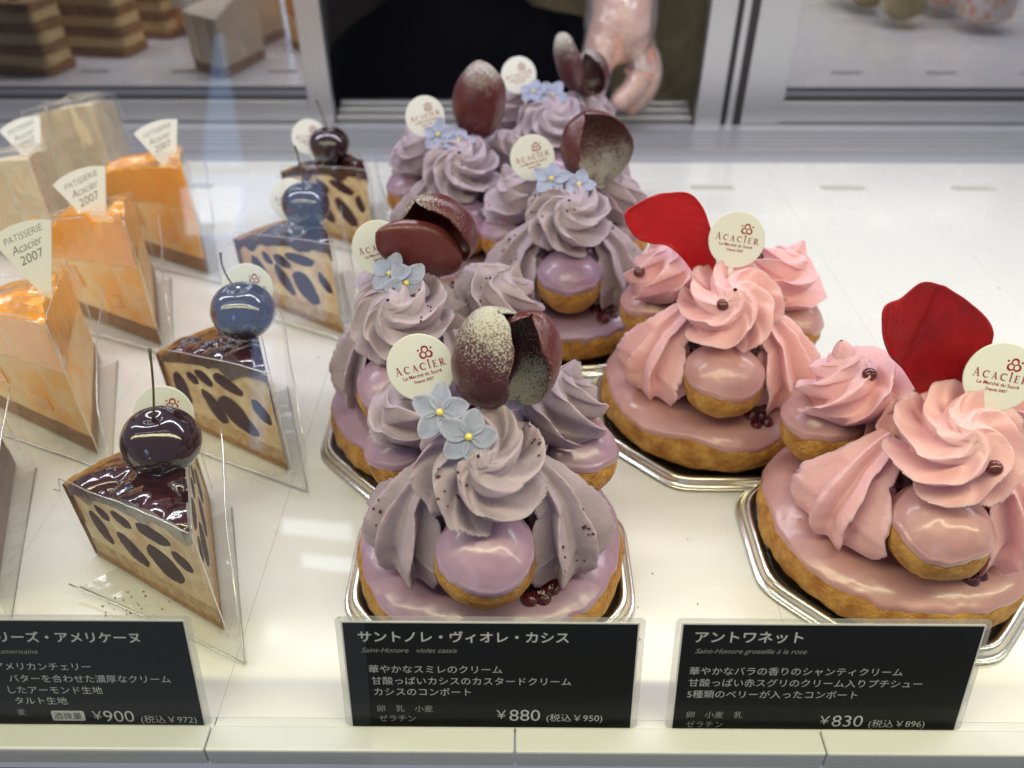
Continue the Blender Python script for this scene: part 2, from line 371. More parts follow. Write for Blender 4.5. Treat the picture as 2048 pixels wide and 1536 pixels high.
blob('bag_flap', (9, -2, 11), (7, 5, 8), mat('black_cloth', ()), bag, amp=.2, seed=3)

# ------------------------------------------------------------------ cream puff cakes
def fins(p, sharp=1.0):
    """groove depth across one fold: a narrow raised edge and a smooth valley, leaning to one side"""
    f = p % 1.0
    f = f ** 0.75
    return (0.5 - 0.5 * cos(2 * pi * f)) ** 0.56
def cream_rosette(name, rad, hgt, n, twist, seed, m, parent, loc, axis, spin=0.0, depth=.42, lean=.30, tip=.25):
    NU, NV = 72, 168
    def f(u, v):
        ph = 2 * pi * v
        R = rad * lerp([(0, .62), (.18, .98), (.38, .98), (.62, .74), (.82, .42), (.94, .20), (1, .03)], u)
        z = hgt * lerp([(0, -.35), (.18, .02), (.38, .36), (.62, .70), (.82, .90), (.94, 1.0), (1, 1.0 + tip)], u)
        wob = 0.35 * nv((cos(ph) * 1.0, sin(ph) * 1.0, u * 1.5), 1.0, seed)
        g = fins(n * v + twist * .8 * u + wob * .7)
        d = depth * (0.75 + .5 * nv((cos(ph), sin(ph), 0), .9, seed + 5)) * lerp([(0, .5), (.3, 1), (.8, .9), (1, .3)], u)
        r = R * (1 - d * g)
        a = ph + lean * (1 - g) * (R / rad) ** .5
        edge = (1 - g) ** 4
        k = .03 * edge * nv((a * 2.2, u * 7, seed), 1.0) * 2 + .05 * nv((cos(a) * r, sin(a) * r, z), .9, seed)
        r += k * rad
        z += .10 * hgt * (1 - g) * (1 - u) + .04 * nv((r * cos(a), r * sin(a), z), 1.3, seed + 2)
        return (r * cos(a), r * sin(a), z)
    V, Fc = grid(f, NU, NV, closev=True)
    q = Vector(axis).normalized().to_track_quat('Z', 'Y').to_matrix().to_4x4() @ Matrix.Rotation(spin, 4, 'Z')
    V = [tuple(q @ Vector(v) + Vector(loc)) for v in V]
    return mesh(name, V, Fc, m, parent)

def cream_drape(ang, m, parent, seed, width=1.0):
    """a piped stroke of ruffled cream that hangs from the top of the cake down to the ring"""
    NU, NV = 60, 150
    ca, sa = cos(ang), sin(ang); side = Vector((-sa, ca, 0)); out = Vector((ca, sa, 0))
    def cl(t):
        r = lerp([(0, 1.7), (.35, 2.75), (.75, 3.35), (1, 3.3)], t); z = lerp([(0, 6.0), (.35, 5.1), (.75, 3.75), (1, 2.75)], t)
        return out * r + Vector((0, 0, z))
    def f(u, v):
        t = u; c = cl(min(t, 1)); c2 = cl(min(t + .03, 1.0)); c1 = cl(max(t - .03, 0)); tg = (c2 - c1).normalized()
        nrm = side.cross(tg).normalized()
        if nrm.dot(out) < 0: nrm = -nrm
        ph = 2 * pi * v
        wd = lerp([(0, .55), (.3, 1.05), (.65, 1.85), (.84, 1.95), (.95, 1.6), (1, .6)], t) * width
        th = lerp([(0, .5), (.3, .8), (.65, 1.12), (.86, 1.1), (.95, .85), (1, .3)], t)
        x = cos(ph) * .5 + .5
        g = fins(8 * v + .25 * sin(3 * t + seed) + .5 * nv((v * 4, t * 1.2, seed), 1.0))
        d = .60 * lerp([(0, .35), (.25, .8), (.8, 1), (.93, .6), (1, .15)], t)
        k = 1 - d * g + .025 * ((1 - g) ** 4) * 2 * nv((v * 9, t * 16, seed + 2), 1.0)
        px_, py_ = sin(ph) * wd * k, cos(ph) * th * k
        # folds sweep outward toward the foot
        px_ *= 1 + .10 * t * (1 - g)
        dn = -.08 * (1 - g) * lerp([(0, 0), (.6, 0), (1, 1)], t)
        p = c + side * px_ + nrm * py_ + tg * (-dn)
        n_ = .05 * nv(p, .9, seed)
        return tuple(p + nrm * n_)
    V, Fc = grid(f, NU, NV, closev=True)
    n0 = len(V); V.append(tuple(cl(1.0) + Vector((0, 0, -.35)))); b = (NU - 1) * NV
    Fc += [(b + j, b + (j + 1) % NV, n0) for j in range(NV)]
    return mesh('cream_drape', V, Fc, m, parent)

def puff(parent, c, r, seed, gm, tiltdir, flat=.90, edge=-.085, tilt=.16):
    """a small choux ball, baked below, dipped in glaze above"""
    c = Vector(c); ax = (Vector((0, 0, 1)) + Vector(tiltdir) * tilt).normalized(); q = ax.to_track_quat('Z', 'Y').to_matrix()
    def body(u, v):
        a, b = 2 * pi * u, pi * v; d = Vector((cos(a) * sin(b), sin(a) * sin(b), cos(b)))
        k = r * (1 + .05 * nv(d, 1.3, seed) + .025 * nv(d, 5, seed) + .010 * nv(d, 14, seed))
        d2 = Vector((d.x, d.y, d.z * flat)); return tuple(c + q @ (d2 * k))
    V, Fc = grid(body, 72, 40, closeu=True); o = mesh('puff', V, Fc, CRUST, parent)
    def gl(u, v):
        a = 2 * pi * u
        lim = pi * (.5 + edge) + .16 * noise.noise(Vector((cos(a) * 1.1, sin(a) * 1.1, seed))) + .05 * noise.noise(Vector((cos(a) * 5, sin(a) * 5, seed)))
        b = lim * v; d = Vector((cos(a) * sin(b), sin(a) * sin(b), cos(b)))
        th = .065 * min(1, (1 - v) * 9) - .02 * (1 if v >= 1 else 0) + .012
        k = r * (1 + .05 * nv(d, 1.3, seed) + .012 * nv(d, 5, seed)) + th + .025 * (v > .86) * (1 - v) * 6
        d2 = Vector((d.x, d.y, d.z * flat)); return tuple(c + q @ (d2 * k))
    V, Fc = grid(gl, 96, 44, closeu=True); mesh('glaze', V, Fc, gm, o)
    return o

def ring(parent, seed, gm):
    """the wide choux ring under everything: baked sides, glazed top"""
    RC, A, Hh = 3.05, 1.68, 1.22
    def pt(ph, q, off, hi):
        k = 1 + .05 * noise.noise(Vector((cos(ph) * 1.2, sin(ph) * 1.2, seed))) + .02 * noise.noise(Vector((cos(ph) * 3, sin(ph) * 3, seed + q)))
        x, z = cos(q), sin(q); x = math.copysign(abs(x) ** .85, x)
        z = math.copysign(abs(z) ** .8, z)
        zz = 1.15 + (Hh * z if z > 0 else (Hh - .22) * z) + off * z * 1.0
        rr = RC * 1.0 + (A + off) * x * k
        p = Vector((rr * cos(ph), rr * sin(ph), zz))
        n_ = hi * (.07 * nv(p, 1.6, seed) + .045 * nv(p, 4.5, seed) + .05 * noise.noise(Vector((ph * 3, z * 7, seed))) * (1 - abs(z))) + .05 * nv(p, .6, seed)
        p += Vector((cos(ph) * x, sin(ph) * x, z)) * n_
        p.z = max(p.z, .16)
        return tuple(p)
    V, Fc = grid(lambda u, v: pt(2 * pi * u, 2 * pi * v, 0, 1), 180, 56, True, True)
    o = mesh('choux_ring', V, Fc, CRUST, parent)
    def gl(u, v):
        ph = 2 * pi * u
        lo = .42 + .30 * noise.noise(Vector((cos(ph) * 2.2, sin(ph) * 2.2, seed + 9))) + .10 * noise.noise(Vector((cos(ph) * 8, sin(ph) * 8, seed)))
        q = lo + (pi + .1 - lo) * v
        e = min(v, 1 - v) * 22; th = .075 * min(1, e) - .02 + .03 * max(0, 1 - abs(e - 1.2))
        return pt(ph, q, th, .25)
    V, Fc = grid(gl, 200, 46, closeu=True); mesh('glaze', V, Fc, gm, o)
    return o

def compote(parent, seed):
    V, Fc = [], []
    rnd = random.Random(seed)
    def f(u, v):
        a, b = 2 * pi * u, pi / 2 * v
        r = 2.5 * sin(b); z = 1.3 + 1.15 * cos(b) + .35 * nv((r * cos(a), r * sin(a), 0), 1.6, seed)
        return (r * cos(a), r * sin(a), z)
    V, Fc = grid(f, 64, 22, closeu=True)
    for k in range(36):
        a = rnd.uniform(0, 2 * pi); r0 = rnd.uniform(1.0, 2.3); rr = rnd.uniform(.22, .38); n = len(V)
        if k > 25: a = radians(rnd.uniform(292, 306)); r0 = rnd.uniform(2.9, 4.0)
        g, h = grid(lambda u, v: (r0 * cos(a) + rr * cos(2 * pi * u) * sin(pi * v), r0 * sin(a) + rr * sin(2 * pi * u) * sin(pi * v), 2.2 + .2 * sin(k) + rr * .8 * cos(pi * v)), 14, 9, closeu=True)
        V += g; Fc += [tuple(n + i for i in x) for x in h]
    mesh('berry_filling', V, Fc, BERRY, parent)

def scatter_crumbs(parent, objs, seed, n=130):
    rnd = random.Random(seed); V, Fc = [], []
    trees = []
    for o in objs:
        me = o.data
        trees.append(BVHTree.FromPolygons([v.co / S for v in me.vertices], [p.vertices[:] for p in me.polygons]))
    for t in trees:
        for cl in range(13):
            a = rnd.uniform(0, 2 * pi); r0 = rnd.uniform(1.2, 4.2)
            for k in range(rnd.choice((3, 5, 9, 12))):
                x, y = r0 * cos(a) + rnd.gauss(0, .22), r0 * sin(a) + rnd.gauss(0, .22)
                hit = t.ray_cast(Vector((x, y, 14)), Vector((0, 0, -1)))
                if hit[0] is None or abs(hit[1].z) < .05: continue
                hit = (hit[0], hit[1] if hit[1].z > 0 else -hit[1])
                p = hit[0]; s = rnd.uniform(.035, .08); b = len(V)
                q = Euler((rnd.uniform(0, 6), rnd.uniform(0, 6), 0)).to_matrix()
                for d in ((1, 0, 0), (-1, .3, 0), (0, 1, .2), (0, -1, 0), (0, 0, 1), (.2, 0, -1)):
                    V.append(tuple(p + hit[1] * s * .4 + q @ (Vector(d) * s * rnd.uniform(.6, 1.2))))
                Fc += [tuple(b + i for i in f) for f in ((0, 2, 4), (2, 1, 4), (1, 3, 4), (3, 0, 4), (2, 0, 5), (1, 2, 5), (3, 1, 5), (0, 3, 5))]
    tag(mesh('berry_crumbs', V, Fc, CASSIS, parent, False), kind='stuff')

def sugar_flower(parent, c, facing, r, spin, seed):
    rnd = random.Random(seed); V, Fc = [], []
    for k in range(5):
        a0 = 2 * pi * k / 5 + rnd.uniform(-.08, .08); L = r * rnd.uniform(.92, 1.08); W = r * .40; curl = rnd.uniform(-.1, .22)
        n0 = len(V); NI, NJ = 9, 7
        for side in (1, -1):
            for i in range(NI):
                for j in range(NJ):
                    t = i / (NI - 1); s = j / (NJ - 1) * 2 - 1
                    ww = W * (sin(pi * (t ** .85) * .93 + .12)) ** .75 + .02
                    x = .08 * r + L * t; y = ww * s
                    z = curl * r * t * t + .12 * r * s * s * (1 - .3 * t) + side * .035 * (1 - abs(s) ** 3) * (1 - t ** 4) + .01 * nv((x * 3, y * 3, k), 1, seed)
                    V.append((x * cos(a0) - y * sin(a0), x * sin(a0) + y * cos(a0), z))
        M_ = NI * NJ
        for i in range(NI - 1):
            for j in range(NJ - 1):
                a = n0 + i * NJ + j; Fc.append((a, a + NJ, a + NJ + 1, a + 1)); b = a + M_; Fc.append((b, b + 1, b + NJ + 1, b + NJ))
        for i in range(NI - 1):
            for j in (0, NJ - 1):
                a = n0 + i * NJ + j; Fc.append((a, a + NJ, a + NJ + M_, a + M_))
        for j in range(NJ - 1):
            a = n0 + (NI - 1) * NJ + j; Fc.append((a, a + 1, a + 1 + M_, a + M_))
    q = Vector(facing).normalized().to_track_quat('Z', 'Y').to_matrix() @ Matrix.Rotation(spin, 3, 'Z')
    V = [tuple(Vector(c) + q @ Vector(v)) for v in V]
    o = mesh('sugar_flower', V, Fc, SUGAR, parent)
    br = r * .14; cc = Vector(c) + q @ Vector((0, 0, .06))
    G = grid(lambda u, v: tuple(cc + br * Vector((cos(2 * pi * u) * sin(pi * v), sin(2 * pi * u) * sin(pi * v), cos(pi * v)))), 18, 12, closeu=True)
    mesh('flower_bead', *G, BEAD, o)
    return o

def choc_shell(parent, c, eul, sx, sy, sz, open_from, open_to, seed, m=None, spread=.0, ragged=.13):
    """a cupped petal of violet chocolate: an egg shell with a lens-shaped opening"""
    NU, NV = 64, 44
    def f(u, v):
        b = pi * (.012 + .976 * v)
        wv = sin(b) ** .6
        a0 = open_to; a1 = open_from + 2 * pi; mid = (a0 + a1) / 2; half = (a1 - a0) / 2
        full = pi * .93
        hh = full + (half - full) * wv
        hh += ragged * (noise.noise(Vector((v * 6, seed, 1 if u < .5 else 7))) + .5 * noise.noise(Vector((v * 19, seed, 3 if u < .5 else 5))))
        a = mid + hh * (2 * u - 1)
        curl = 1 + spread * (abs(2 * u - 1) ** 4) * wv
        k = 1 + .05 * nv((cos(a) * sin(b), sin(a) * sin(b), cos(b)), 1.5, seed)
        return (sx * cos(a) * sin(b) * k * curl, sy * sin(a) * sin(b) * k * curl, sz * cos(b) * k + .03 * sin(9 * u + seed))
    V, Fc = grid(f, NU, NV)
    o = mesh('chocolate_petal', V, Fc, m or CHOC, parent, loc=c, rot=eul)
    solid(o, .055, -1)
    return o

def spline_closed(pts, n=6):
    out = []; N = len(pts)
    for i in range(N):
        p0, p1, p2, p3 = pts[i - 1], pts[i], pts[(i + 1) % N], pts[(i + 2) % N]
        for k in range(n):
            t = k / n
            out.append(tuple(.5 * (2 * p1[j] + (p2[j] - p0[j]) * t + (2 * p0[j] - 5 * p1[j] + 4 * p2[j] - p3[j]) * t * t + (3 * p1[j] - p0[j] - 3 * p2[j] + p3[j]) * t ** 3) for j in (0, 1)))
    return out
def rose_petal(parent, pts, centre, cup, seed, m=None):
    """real flower petal; outline in cm in its own x-z plane, cupped in depth"""
    O = spline_closed(pts, 7); n = len(O); V = []; Fc = []; NR = 16
    for s in range(NR + 1):
        q = s / NR
        for (x, z) in O:
            X = centre[0] + (x - centre[0]) * q; Z = centre[1] + (z - centre[1]) * q
            V.append((X, cup(X, Z) + .04 * noise.noise(Vector((X, Z, seed))) + .05 * q ** 6 * noise.noise(Vector((X * 2.4, Z * 2.4, seed))) - .22 * q ** 9 * (.6 + noise.noise(Vector((X * .8, Z * .8, seed + 2)))), Z))
    for s in range(NR):
        for k in range(n):
            Fc.append((s * n + k, s * n + (k + 1) % n, (s + 1) * n + (k + 1) % n, (s + 1) * n + k))
    o = mesh('rose_petal', V, Fc, m or ROSE, parent); solid(o, .03)
    return o

def cake_board(loc, rz, label):
    def orad(ph, c):
        return sum(abs(cos(ph - k * pi / 4)) ** 26 for k in range(4)) ** (-1 / 26) * 1.0
    prof = [(0, .10), (.60, .10), (.82, .10), (.865, .16), (.895, .44), (.915, .50), (.94, .50), (.955, .44), (.965, .22), (.985, .17), (1.0, .17), (1.008, .12), (1.0, .06), (.95, .05), (.0, .04)]
    def f(u, v):
        i = round(u * (len(prof) - 1)); r, z = prof[i]; ph = 2 * pi * v
        R = 5.1 * r * orad(ph, .10); dim = 1 - .05 * abs(cos(4 * ph)) ** 40 * 0
        return (R * cos(ph), R * sin(ph), z)
    V, Fc = grid(f, len(prof), 192, closev=True)
    Fc = [(a, d, c, b) for a, b, c, d in Fc]
    o = mesh('cake_board', V, Fc, SILVER, None, True, loc, (0, 0, rz))
    md = o.modifiers.new('soft', 'SUBSURF'); md.levels = 1; md.render_levels = 1
    return tag(o, label, 'cake board', 'silver octagonal cake boards')

_tagm = {}
def round_tag(c, face, roll, label, rad=1.05, group='round white tags on the cakes'):
    """round paper tag with the shop's mark"""
    t = bpy.data.objects.new('round_tag', None); COL.objects.link(t); t.location = Vector(c) * S; t.empty_display_size = .01
    z = Vector(face).normalized(); x = Vector((0, 0, 1)).cross(z).normalized(); y = z.cross(x)
    M = Matrix((x, y, z)).transposed(); t.rotation_euler = (M @ Matrix.Rotation(roll, 3, 'Z')).to_euler()
    tag(t, label, 'tag', group)
    if 'd' not in _tagm:
        n = 64; V = [(cos(2 * pi * k / n), sin(2 * pi * k / n), zz) for zz in (-.025, .02) for k in range(n)] + [(.975 * cos(2 * pi * k / n), .975 * sin(2 * pi * k / n), .03) for k in range(n)]
        Fc = [tuple(range(n))[::-1], tuple(range(2 * n, 3 * n))] + [(i, (i + 1) % n, (i + 1) % n + n, i + n) for i in range(n)] + [(n + i, n + (i + 1) % n, (i + 1) % n + 2 * n, i + 2 * n) for i in range(n)]
        V = [(a * rad, b * rad, q) for a, b, q in V]
        o = mesh('card_disc', V, Fc, PAPER, t, False); _tagm['d'] = o.data
        # slim stick under the disc
        V, Fc = [], []; box(V, Fc, -.09, .09, -1.9, -.9, -.02, .005); o = mesh('stick', V, Fc, PAPER, t, False); _tagm['s'] = o.data
        V, Fc, W_ = serif_word('ACACIER', .215, .36); V = [(a - W_ / 2, b - .08, q * .3 + .034) for a, b, q in V]
        o = mesh('lettering', V, Fc, RED_INK, t, False); _tagm['l'] = o.data
        m1 = text_mesh('Le Marché du Sucré', .155, RED_INK, .003, 0, 'CENTER'); m2 = text_mesh('Depuis 2007', .125, RED_INK, .003, 0, 'CENTER')
        o = link('small_lettering', join_meshes('small_lettering', [(m1, 0, -.27, .034, 0), (m2, 0, -.44, .034, 0)], RED_INK), t); _tagm['t'] = o.data
        V, Fc = [], []; zz = .034
        for k, (ang, R0) in enumerate(((90, .11), (210, .11), (330, .11))):
            a = radians(ang); cx, cy = .30 + R0 * cos(a), .41 + R0 * sin(a)
            ring_poly(V, Fc, cx, cy, .072, .118, zz + .002 * k, ox=-.018 * cos(a), oy=-.018 * sin(a))
        for ang in (30, 150, 270):
            a = radians(ang); disc_poly(V, Fc, .30 + .235 * cos(a), .41 + .235 * sin(a), .034, zz)
        o = mesh('emblem', V, Fc, RED_INK, t, False); _tagm['e'] = o.data
    else:
        for k, nm in (('d', 'card_disc'), ('s', 'stick'), ('l', 'lettering'), ('t', 'small_lettering'), ('e', 'emblem')): link(nm, _tagm[k], t)
    return t

def cake_base(kind, loc, rz, seed, label, group):
    c = thing('cream_puff_cake', loc, rz, label, 'cake', group)
    gm, cm = (VIOLET_GLAZE, VIOLET_CREAM) if kind == 'violet' else (PINK_GLAZE, PINK_CREAM)
    ring(c, seed, gm); compote(c, seed)
    rnd = random.Random(seed)
    for k, a in enumerate((270, 30, 150)):
        A = radians(a + (rnd.uniform(-5, 5) if k else 0)); R = 3.15
        puff(c, (R * cos(A), R * sin(A), 4.15), 1.54 if k == 0 else 1.6, seed + k * 3.3, gm, (cos(A), sin(A), 0))
    creams = []
    for k, a in enumerate((216, 324, 90)):
        creams.append(cream_drape(radians(a + rnd.uniform(-4, 4)), cm, c, seed + k * 2.1, 1.0 if k < 2 else 1.1))
    # core under the rosettes
    creams.append(cream_rosette('cream_core', 2.0, 2.2, 9, 3, seed + 8, cm, c, (0, 0, 5.0), (0, 0, 1), 0, .3))
    for k, a in enumerate((270, 28, 152)):
        A = radians(a + (rnd.uniform(-6, 6) if k else -3)); R = 2.0 if k == 0 else 2.45
        tl = .66 if k == 0 else .5
        creams.append(cream_rosette('cream_rosette', 2.08 if k == 0 else 2.0, 1.5 if k == 0 else 1.7, 6 if k == 0 else 5, rnd.choice((2.9, 3.5)) * (1 if kind == 'violet' else -1), seed + 11 * k, cm, c,
                      (R * cos(A), R * sin(A), 6.72 if k == 0 else 6.0), (cos(A) * tl, sin(A) * tl, 1), rnd.uniform(0, 6), depth=.62, lean=.70 * (1 if kind == 'violet' else -1), tip=.12 if k == 0 else .3))
    if kind == 'violet': scatter_crumbs(c, [creams[i] for i in (0, 1, 4, 5, 6)], seed)
    return c

# the violet cakes: (centre x, centre y, turn, label, petal builder arguments)
VG, PG = 'violet cream puff cakes', 'pink cream puff cakes'
def violet_cake(px, y, rz, seed, label, shell, flowers, tagpos, taglabel, boardlabel, tagroll=.32, tagface=(-.12, -1, .42)):
    loc = (px, y, 0)
    c = cake_base('violet', (px, y, .06), rz, seed, label, VG)
    M = Matrix.Rotation(-rz, 3, 'Z')
    for k, (p, fc, r, sp) in enumerate(flowers): sugar_flower(c, M @ Vector(p), M @ Vector(fc), r, sp, seed + k)
    for sh in shell:
        o = choc_shell(c, M @ Vector(sh['c']), (0, 0, 0), *sh['r'], radians(sh['open'][0]), radians(sh['open'][1]), seed + .7, sh.get('m'), sh.get('spread', 0))
        o.rotation_euler = (M.to_4x4() @ Euler(sh['rot']).to_matrix().to_4x4()).to_euler()
    round_tag((px + tagpos[0], y + tagpos[1], tagpos[2]), tagface, tagroll, taglabel)
    cake_board(loc, rz * 0, boardlabel)
    return c
FL = [((-1.25, -1.75, 8.72), (-.25, -.75, .65), .80, .5), ((-.42, -2.45, 8.42), (.0, -.8, .6), .80, .1)]
violet_cake(-.9, 19.3, 0.0, 3.0, 'violet cake nearest the glass, its powdered chocolate petal opening to the right',
    [dict(c=(.12, .1, 9.3), r=(1.12, 1.05, 1.72), open=(-62, 40), rot=(.08, .16, .0), spread=.15), dict(c=(1.15, .25, 9.2), r=(1.02, .95, 1.62), open=(-172, -62), rot=(.10, .10, .1), spread=.18, m=CHOC3)], FL, (-2.02, .3, 8.85),
    'round tag in front, left of the powdered chocolate petal', 'silver board under the violet cake nearest the glass', .33)
violet_cake(-3.3, 27.2, radians(-24), 7.0, 'violet cake behind the nearest one, its dark petals folded and leaning left',
    [dict(c=(-.35, .0, 8.75), r=(.95, .42, 1.9), open=(10, 150), rot=(.25, -.95, .15), spread=.2, m=CHOCP), dict(c=(.35, .75, 9.2), r=(1.25, .95, 1.6), open=(-175, -55), rot=(.12, -.55, .1), spread=.2, m=CHOC2)], [((-1.35, -1.4, 8.5), (-.2, -.6, .8), .8, .3), ((-.75, -1.7, 8.3), (.1, -.85, .6), .8, .8)], (-2.0, .3, 8.75),
    'round tag left of the dark petal that leans left', 'silver board under the violet cake on the left of the row', .33)
violet_cake(2.45, 36.0, 0.0, 12.0, 'violet cake amid the row, its dark petal cupped open to the upper right',
    [dict(c=(1.15, .5, 9.1), r=(1.5, 1.2, 1.85), open=(-120, -10), rot=(.1, -.35, .1), spread=.2, m=CHOC3)], [((-.9, -1.4, 8.45), (-.1, -.6, .8), .82, .3), ((.35, -1.5, 8.25), (.25, -.5, .8), .75, .9)], (-1.75, .2, 8.9),
    'round tag left of the petal cupped open to the upper right', 'silver board under the violet cake in the middle of the row', .33)
violet_cake(-2.95, 41.6, radians(4), 17.0, 'violet cake with a smooth egg-shaped petal powdered on top, left of two',
    [dict(c=(.95, .3, 9.55), r=(1.36, 1.1, 1.95), open=(-5, 60), rot=(.0, .12, 0), m=CHOC2)], [((-1.1, -1.4, 8.45), (-.1, -.8, .7), .8, .3), ((-.1, -1.6, 8.2), (.2, -.4, .85), .8, .9)], (-1.9, .2, 8.9),
    'round tag left of the smooth egg-shaped petal', 'silver board under the violet cake with the egg-shaped petal', .33)
violet_cake(2.1, 48.6, 0.0, 23.0, 'violet cake farthest back, its petal folded double under grey powder beside the hand',
    [dict(c=(.95, .4, 9.6), r=(.78, .8, 1.75), open=(-30, 40), rot=(.1, -.35, 0)), dict(c=(2.25, .7, 8.9), r=(1.1, .8, 1.35), open=(-130, -60), rot=(.1, -.4, .3))],
    [((-1.2, -1.3, 8.4), (-.1, -.5, .8), .8, .3), ((-.1, -1.5, 8.3), (.0, -.8, .7), .85, .9)], (-2.05, .3, 8.95),
    'round tag farthest back, in front of the dark opening', 'silver board under the farthest violet cake', .33)

def pearl(parent, p, r=.24):
    G = grid(lambda u, v: (p[0] + r * cos(2 * pi * u) * sin(pi * v), p[1] + r * sin(2 * pi * u) * sin(pi * v), p[2] + r * .92 * cos(pi * v)), 24, 16, closeu=True)
    mesh('crunchy_pearl', *G, PEARL, parent)
def pink_cake(x, y, rz, seed, label, pearls, petal, tg):
    c = cake_base('pink', (x, y, .06), rz, seed, label, PG)
    M = Matrix.Rotation(-rz, 3, 'Z')
    for p in pearls: pearl(c, M @ Vector(p))
    o = rose_petal(c, *petal); o.rotation_euler = (0, 0, -rz)
    round_tag((x + tg[0], y + tg[1], tg[2]), (-.1, -1, .45), tg[3], tg[4])
    cake_board((x, y, 0), 0, tg[5])
    return c
def outl(pxs, y, cx, cy):
    return [(at(a, b, y=y).x - cx, at(a, b, y=y).z) for a, b in pxs]
mx, my = 8.55, 28.3
P1 = outl([(1246, 424), (1250, 405), (1285, 396), (1330, 388), (1375, 388), (1402, 412), (1417, 450), (1424, 490), (1425, 525), (1412, 545), (1388, 548), (1362, 515), (1335, 492), (1300, 485), (1266, 462)], my - .2, mx, my)
pink_cake(mx, my, radians(-8), 31.0, 'pink cake in the middle with a bright red rose petal pointing left',
    [(-.95, -3.0, 7.55), tuple(at(1278, 547, y=my + .75) - Vector((mx, my, 0))), tuple(at(1517, 517, y=my + 1.35) - Vector((mx, my, 0)))],
    (P1, (-2.3, 9.5), lambda X, Z: -.25 - .35 * (X + 2.4) ** 2 * .35 + .18 * (Z - 9) ** 2 * .3, 4.0, ROSE2),
    (-.25, -.9, 9.2, -.10, 'round tag right of the bright red petal on the middle pink cake', 'silver board under the middle pink cake'))
gx, gy = 13.75, 20.4
P2 = outl([(1757, 606), (1800, 601), (1848, 577), (1895, 588), (1940, 612), (1970, 640), (1966, 680), (1950, 725), (1925, 775), (1902, 815), (1884, 832), (1852, 815), (1818, 762), (1777, 712), (1754, 660)], gy, gx, gy)
pink_cake(gx, gy, radians(-9), 38.0, 'pink cake at the right edge with a broad dark red rose petal standing up',
    [(.1, -3.35, 7.15), tuple(at(1738, 752, y=gy + .7) - Vector((gx, gy, 0))), (2.6, 1.2, 7.7)],
    (P2, (-1.1, 9.3), lambda X, Z: .25 - .20 * (X + 1.1) ** 2 + .05 * (Z - 9) ** 2 + .12 * math.exp(-((X + 1.3 - .15 * (Z - 9)) / .18) ** 2), 9.0),
    (.70, -1.15, 8.85, -.12, 'round tag cut by the right edge, right of the dark red petal', 'silver board under the pink cake at the right edge'))

# ------------------------------------------------------------------ slices in clear film
def wedge(a0, a1, L, z0, z1, inset=0.0, nr=26, na=26, rim=0.0, wob=0.0, seed=0, rmin=0.0):
    """solid wedge with its tip at the origin; z1 is a function of (r, a)"""
    V, Fc = [], []
    am = (a0 + a1) / 2; half = (a1 - a0) / 2; sh = inset / max(sin(half), .1)
    def pos(r, a):
        k = 1 + wob * noise.noise(Vector((a * 9, r * .8, seed)))
        return r * k * cos(a) + sh * cos(am), r * k * sin(a) + sh * sin(am)
    for top in (0, 1):
        for i in range(nr):
            r = rmin + (L - rmin) * i / (nr - 1)
            for j in range(na):
                a = a0 + (a1 - a0) * j / (na - 1); x, y = pos(r, a)
                V.append((x, y, z1(r, a) if top else (z0(r, a) if callable(z0) else z0)))
    M_ = nr * na
    for i in range(nr - 1):
        for j in range(na - 1):
            a = i * na + j; Fc.append((a, a + 1, a + na + 1, a + na)); b = a + M_; Fc.append((b, b + na, b + na + 1, b + 1))
    for i in range(nr - 1):
        for j in (0, na - 1):
            a = i * na + j; f = (a, a + na, a + na + M_, a + M_); Fc.append(f if j == 0 else f[::-1])
    for j in range(na - 1):
        a = (nr - 1) * na + j; Fc.append((a, a + 1, a + 1 + M_, a + M_))
        a = j; Fc.append((a + 1, a, a + M_, a + 1 + M_))
    return V, Fc
def auto(o, ang=40):
    for p in o.data.polygons: p.use_smooth = True
    o.data.set_sharp_from_angle(angle=radians(ang)); return o
TART = mat('tart_crust', (0.50, 0.27, 0.07), rough=.75, bump=.07, bscale=5, var=(.33, .14, .03), vscale=3)
SPONGE = mat('almond_sponge', (0.74, 0.55, 0.30), rough=.8, bump=.04, bscale=7, var=(.46, .28, .12), vscale=2.5)
CUSTARD = mat('custard_cream', (0.93, 0.78, 0.50), rough=.5, sss=.25, sscale=.3, bump=.05, bscale=3.5, var=(.66, .42, .22), vscale=1.4)
CUTCH = mat('cut_cherry', (0.055, 0.008, 0.018), rough=.6, spec=.15, var=(.045, .012, .018), vscale=2.5)
JELLY = mat('dark_cherry_jelly', (0.016, 0.003, 0.004), rough=.12, coat=1.0, bump=.03, bscale=1.2, var=(.06, .005, .005), vscale=.9)
CHERRY = mat('dark_cherry', (0.022, 0.004, 0.007), rough=.13, coat=1.0, bump=.01, bscale=1.4)
STEM = mat('cherry_stem', (0.13, 0.11, 0.035), rough=.6, var=(.07, .05, .02), vscale=3)
MANGO = mat('orange_mango_gel', (0.96, 0.34, 0.006), rough=.15, coat=.9, sss=.3, ssr=(1, .4, .1), sscale=.3, bump=.06, bscale=1.3, var=(.90, .42, .03), vscale=1.2)
MCREAM = mat('pale_orange_cream', (0.95, 0.68, 0.36), rough=.5, sss=.25, sscale=.3, bump=.02, bscale=2, var=(.96, .46, .06), vscale=.38, vcon=(.38, .56))
MBASE = mat('brown_biscuit', (0.42, 0.22, 0.09), rough=.8, bump=.05, bscale=6, var=(.26, .12, .04), vscale=3)
PALE = mat('pale_cream_cake', (0.93, 0.72, 0.44), rough=.5, sss=.3, sscale=.4, bump=.02, bscale=1.5, var=(.90, .78, .58), vscale=.6, vcon=(.3, .7))
CHOCO = mat('brown_mousse', (0.16, 0.06, 0.025), rough=.5, var=(.10, .035, .014), vscale=1)
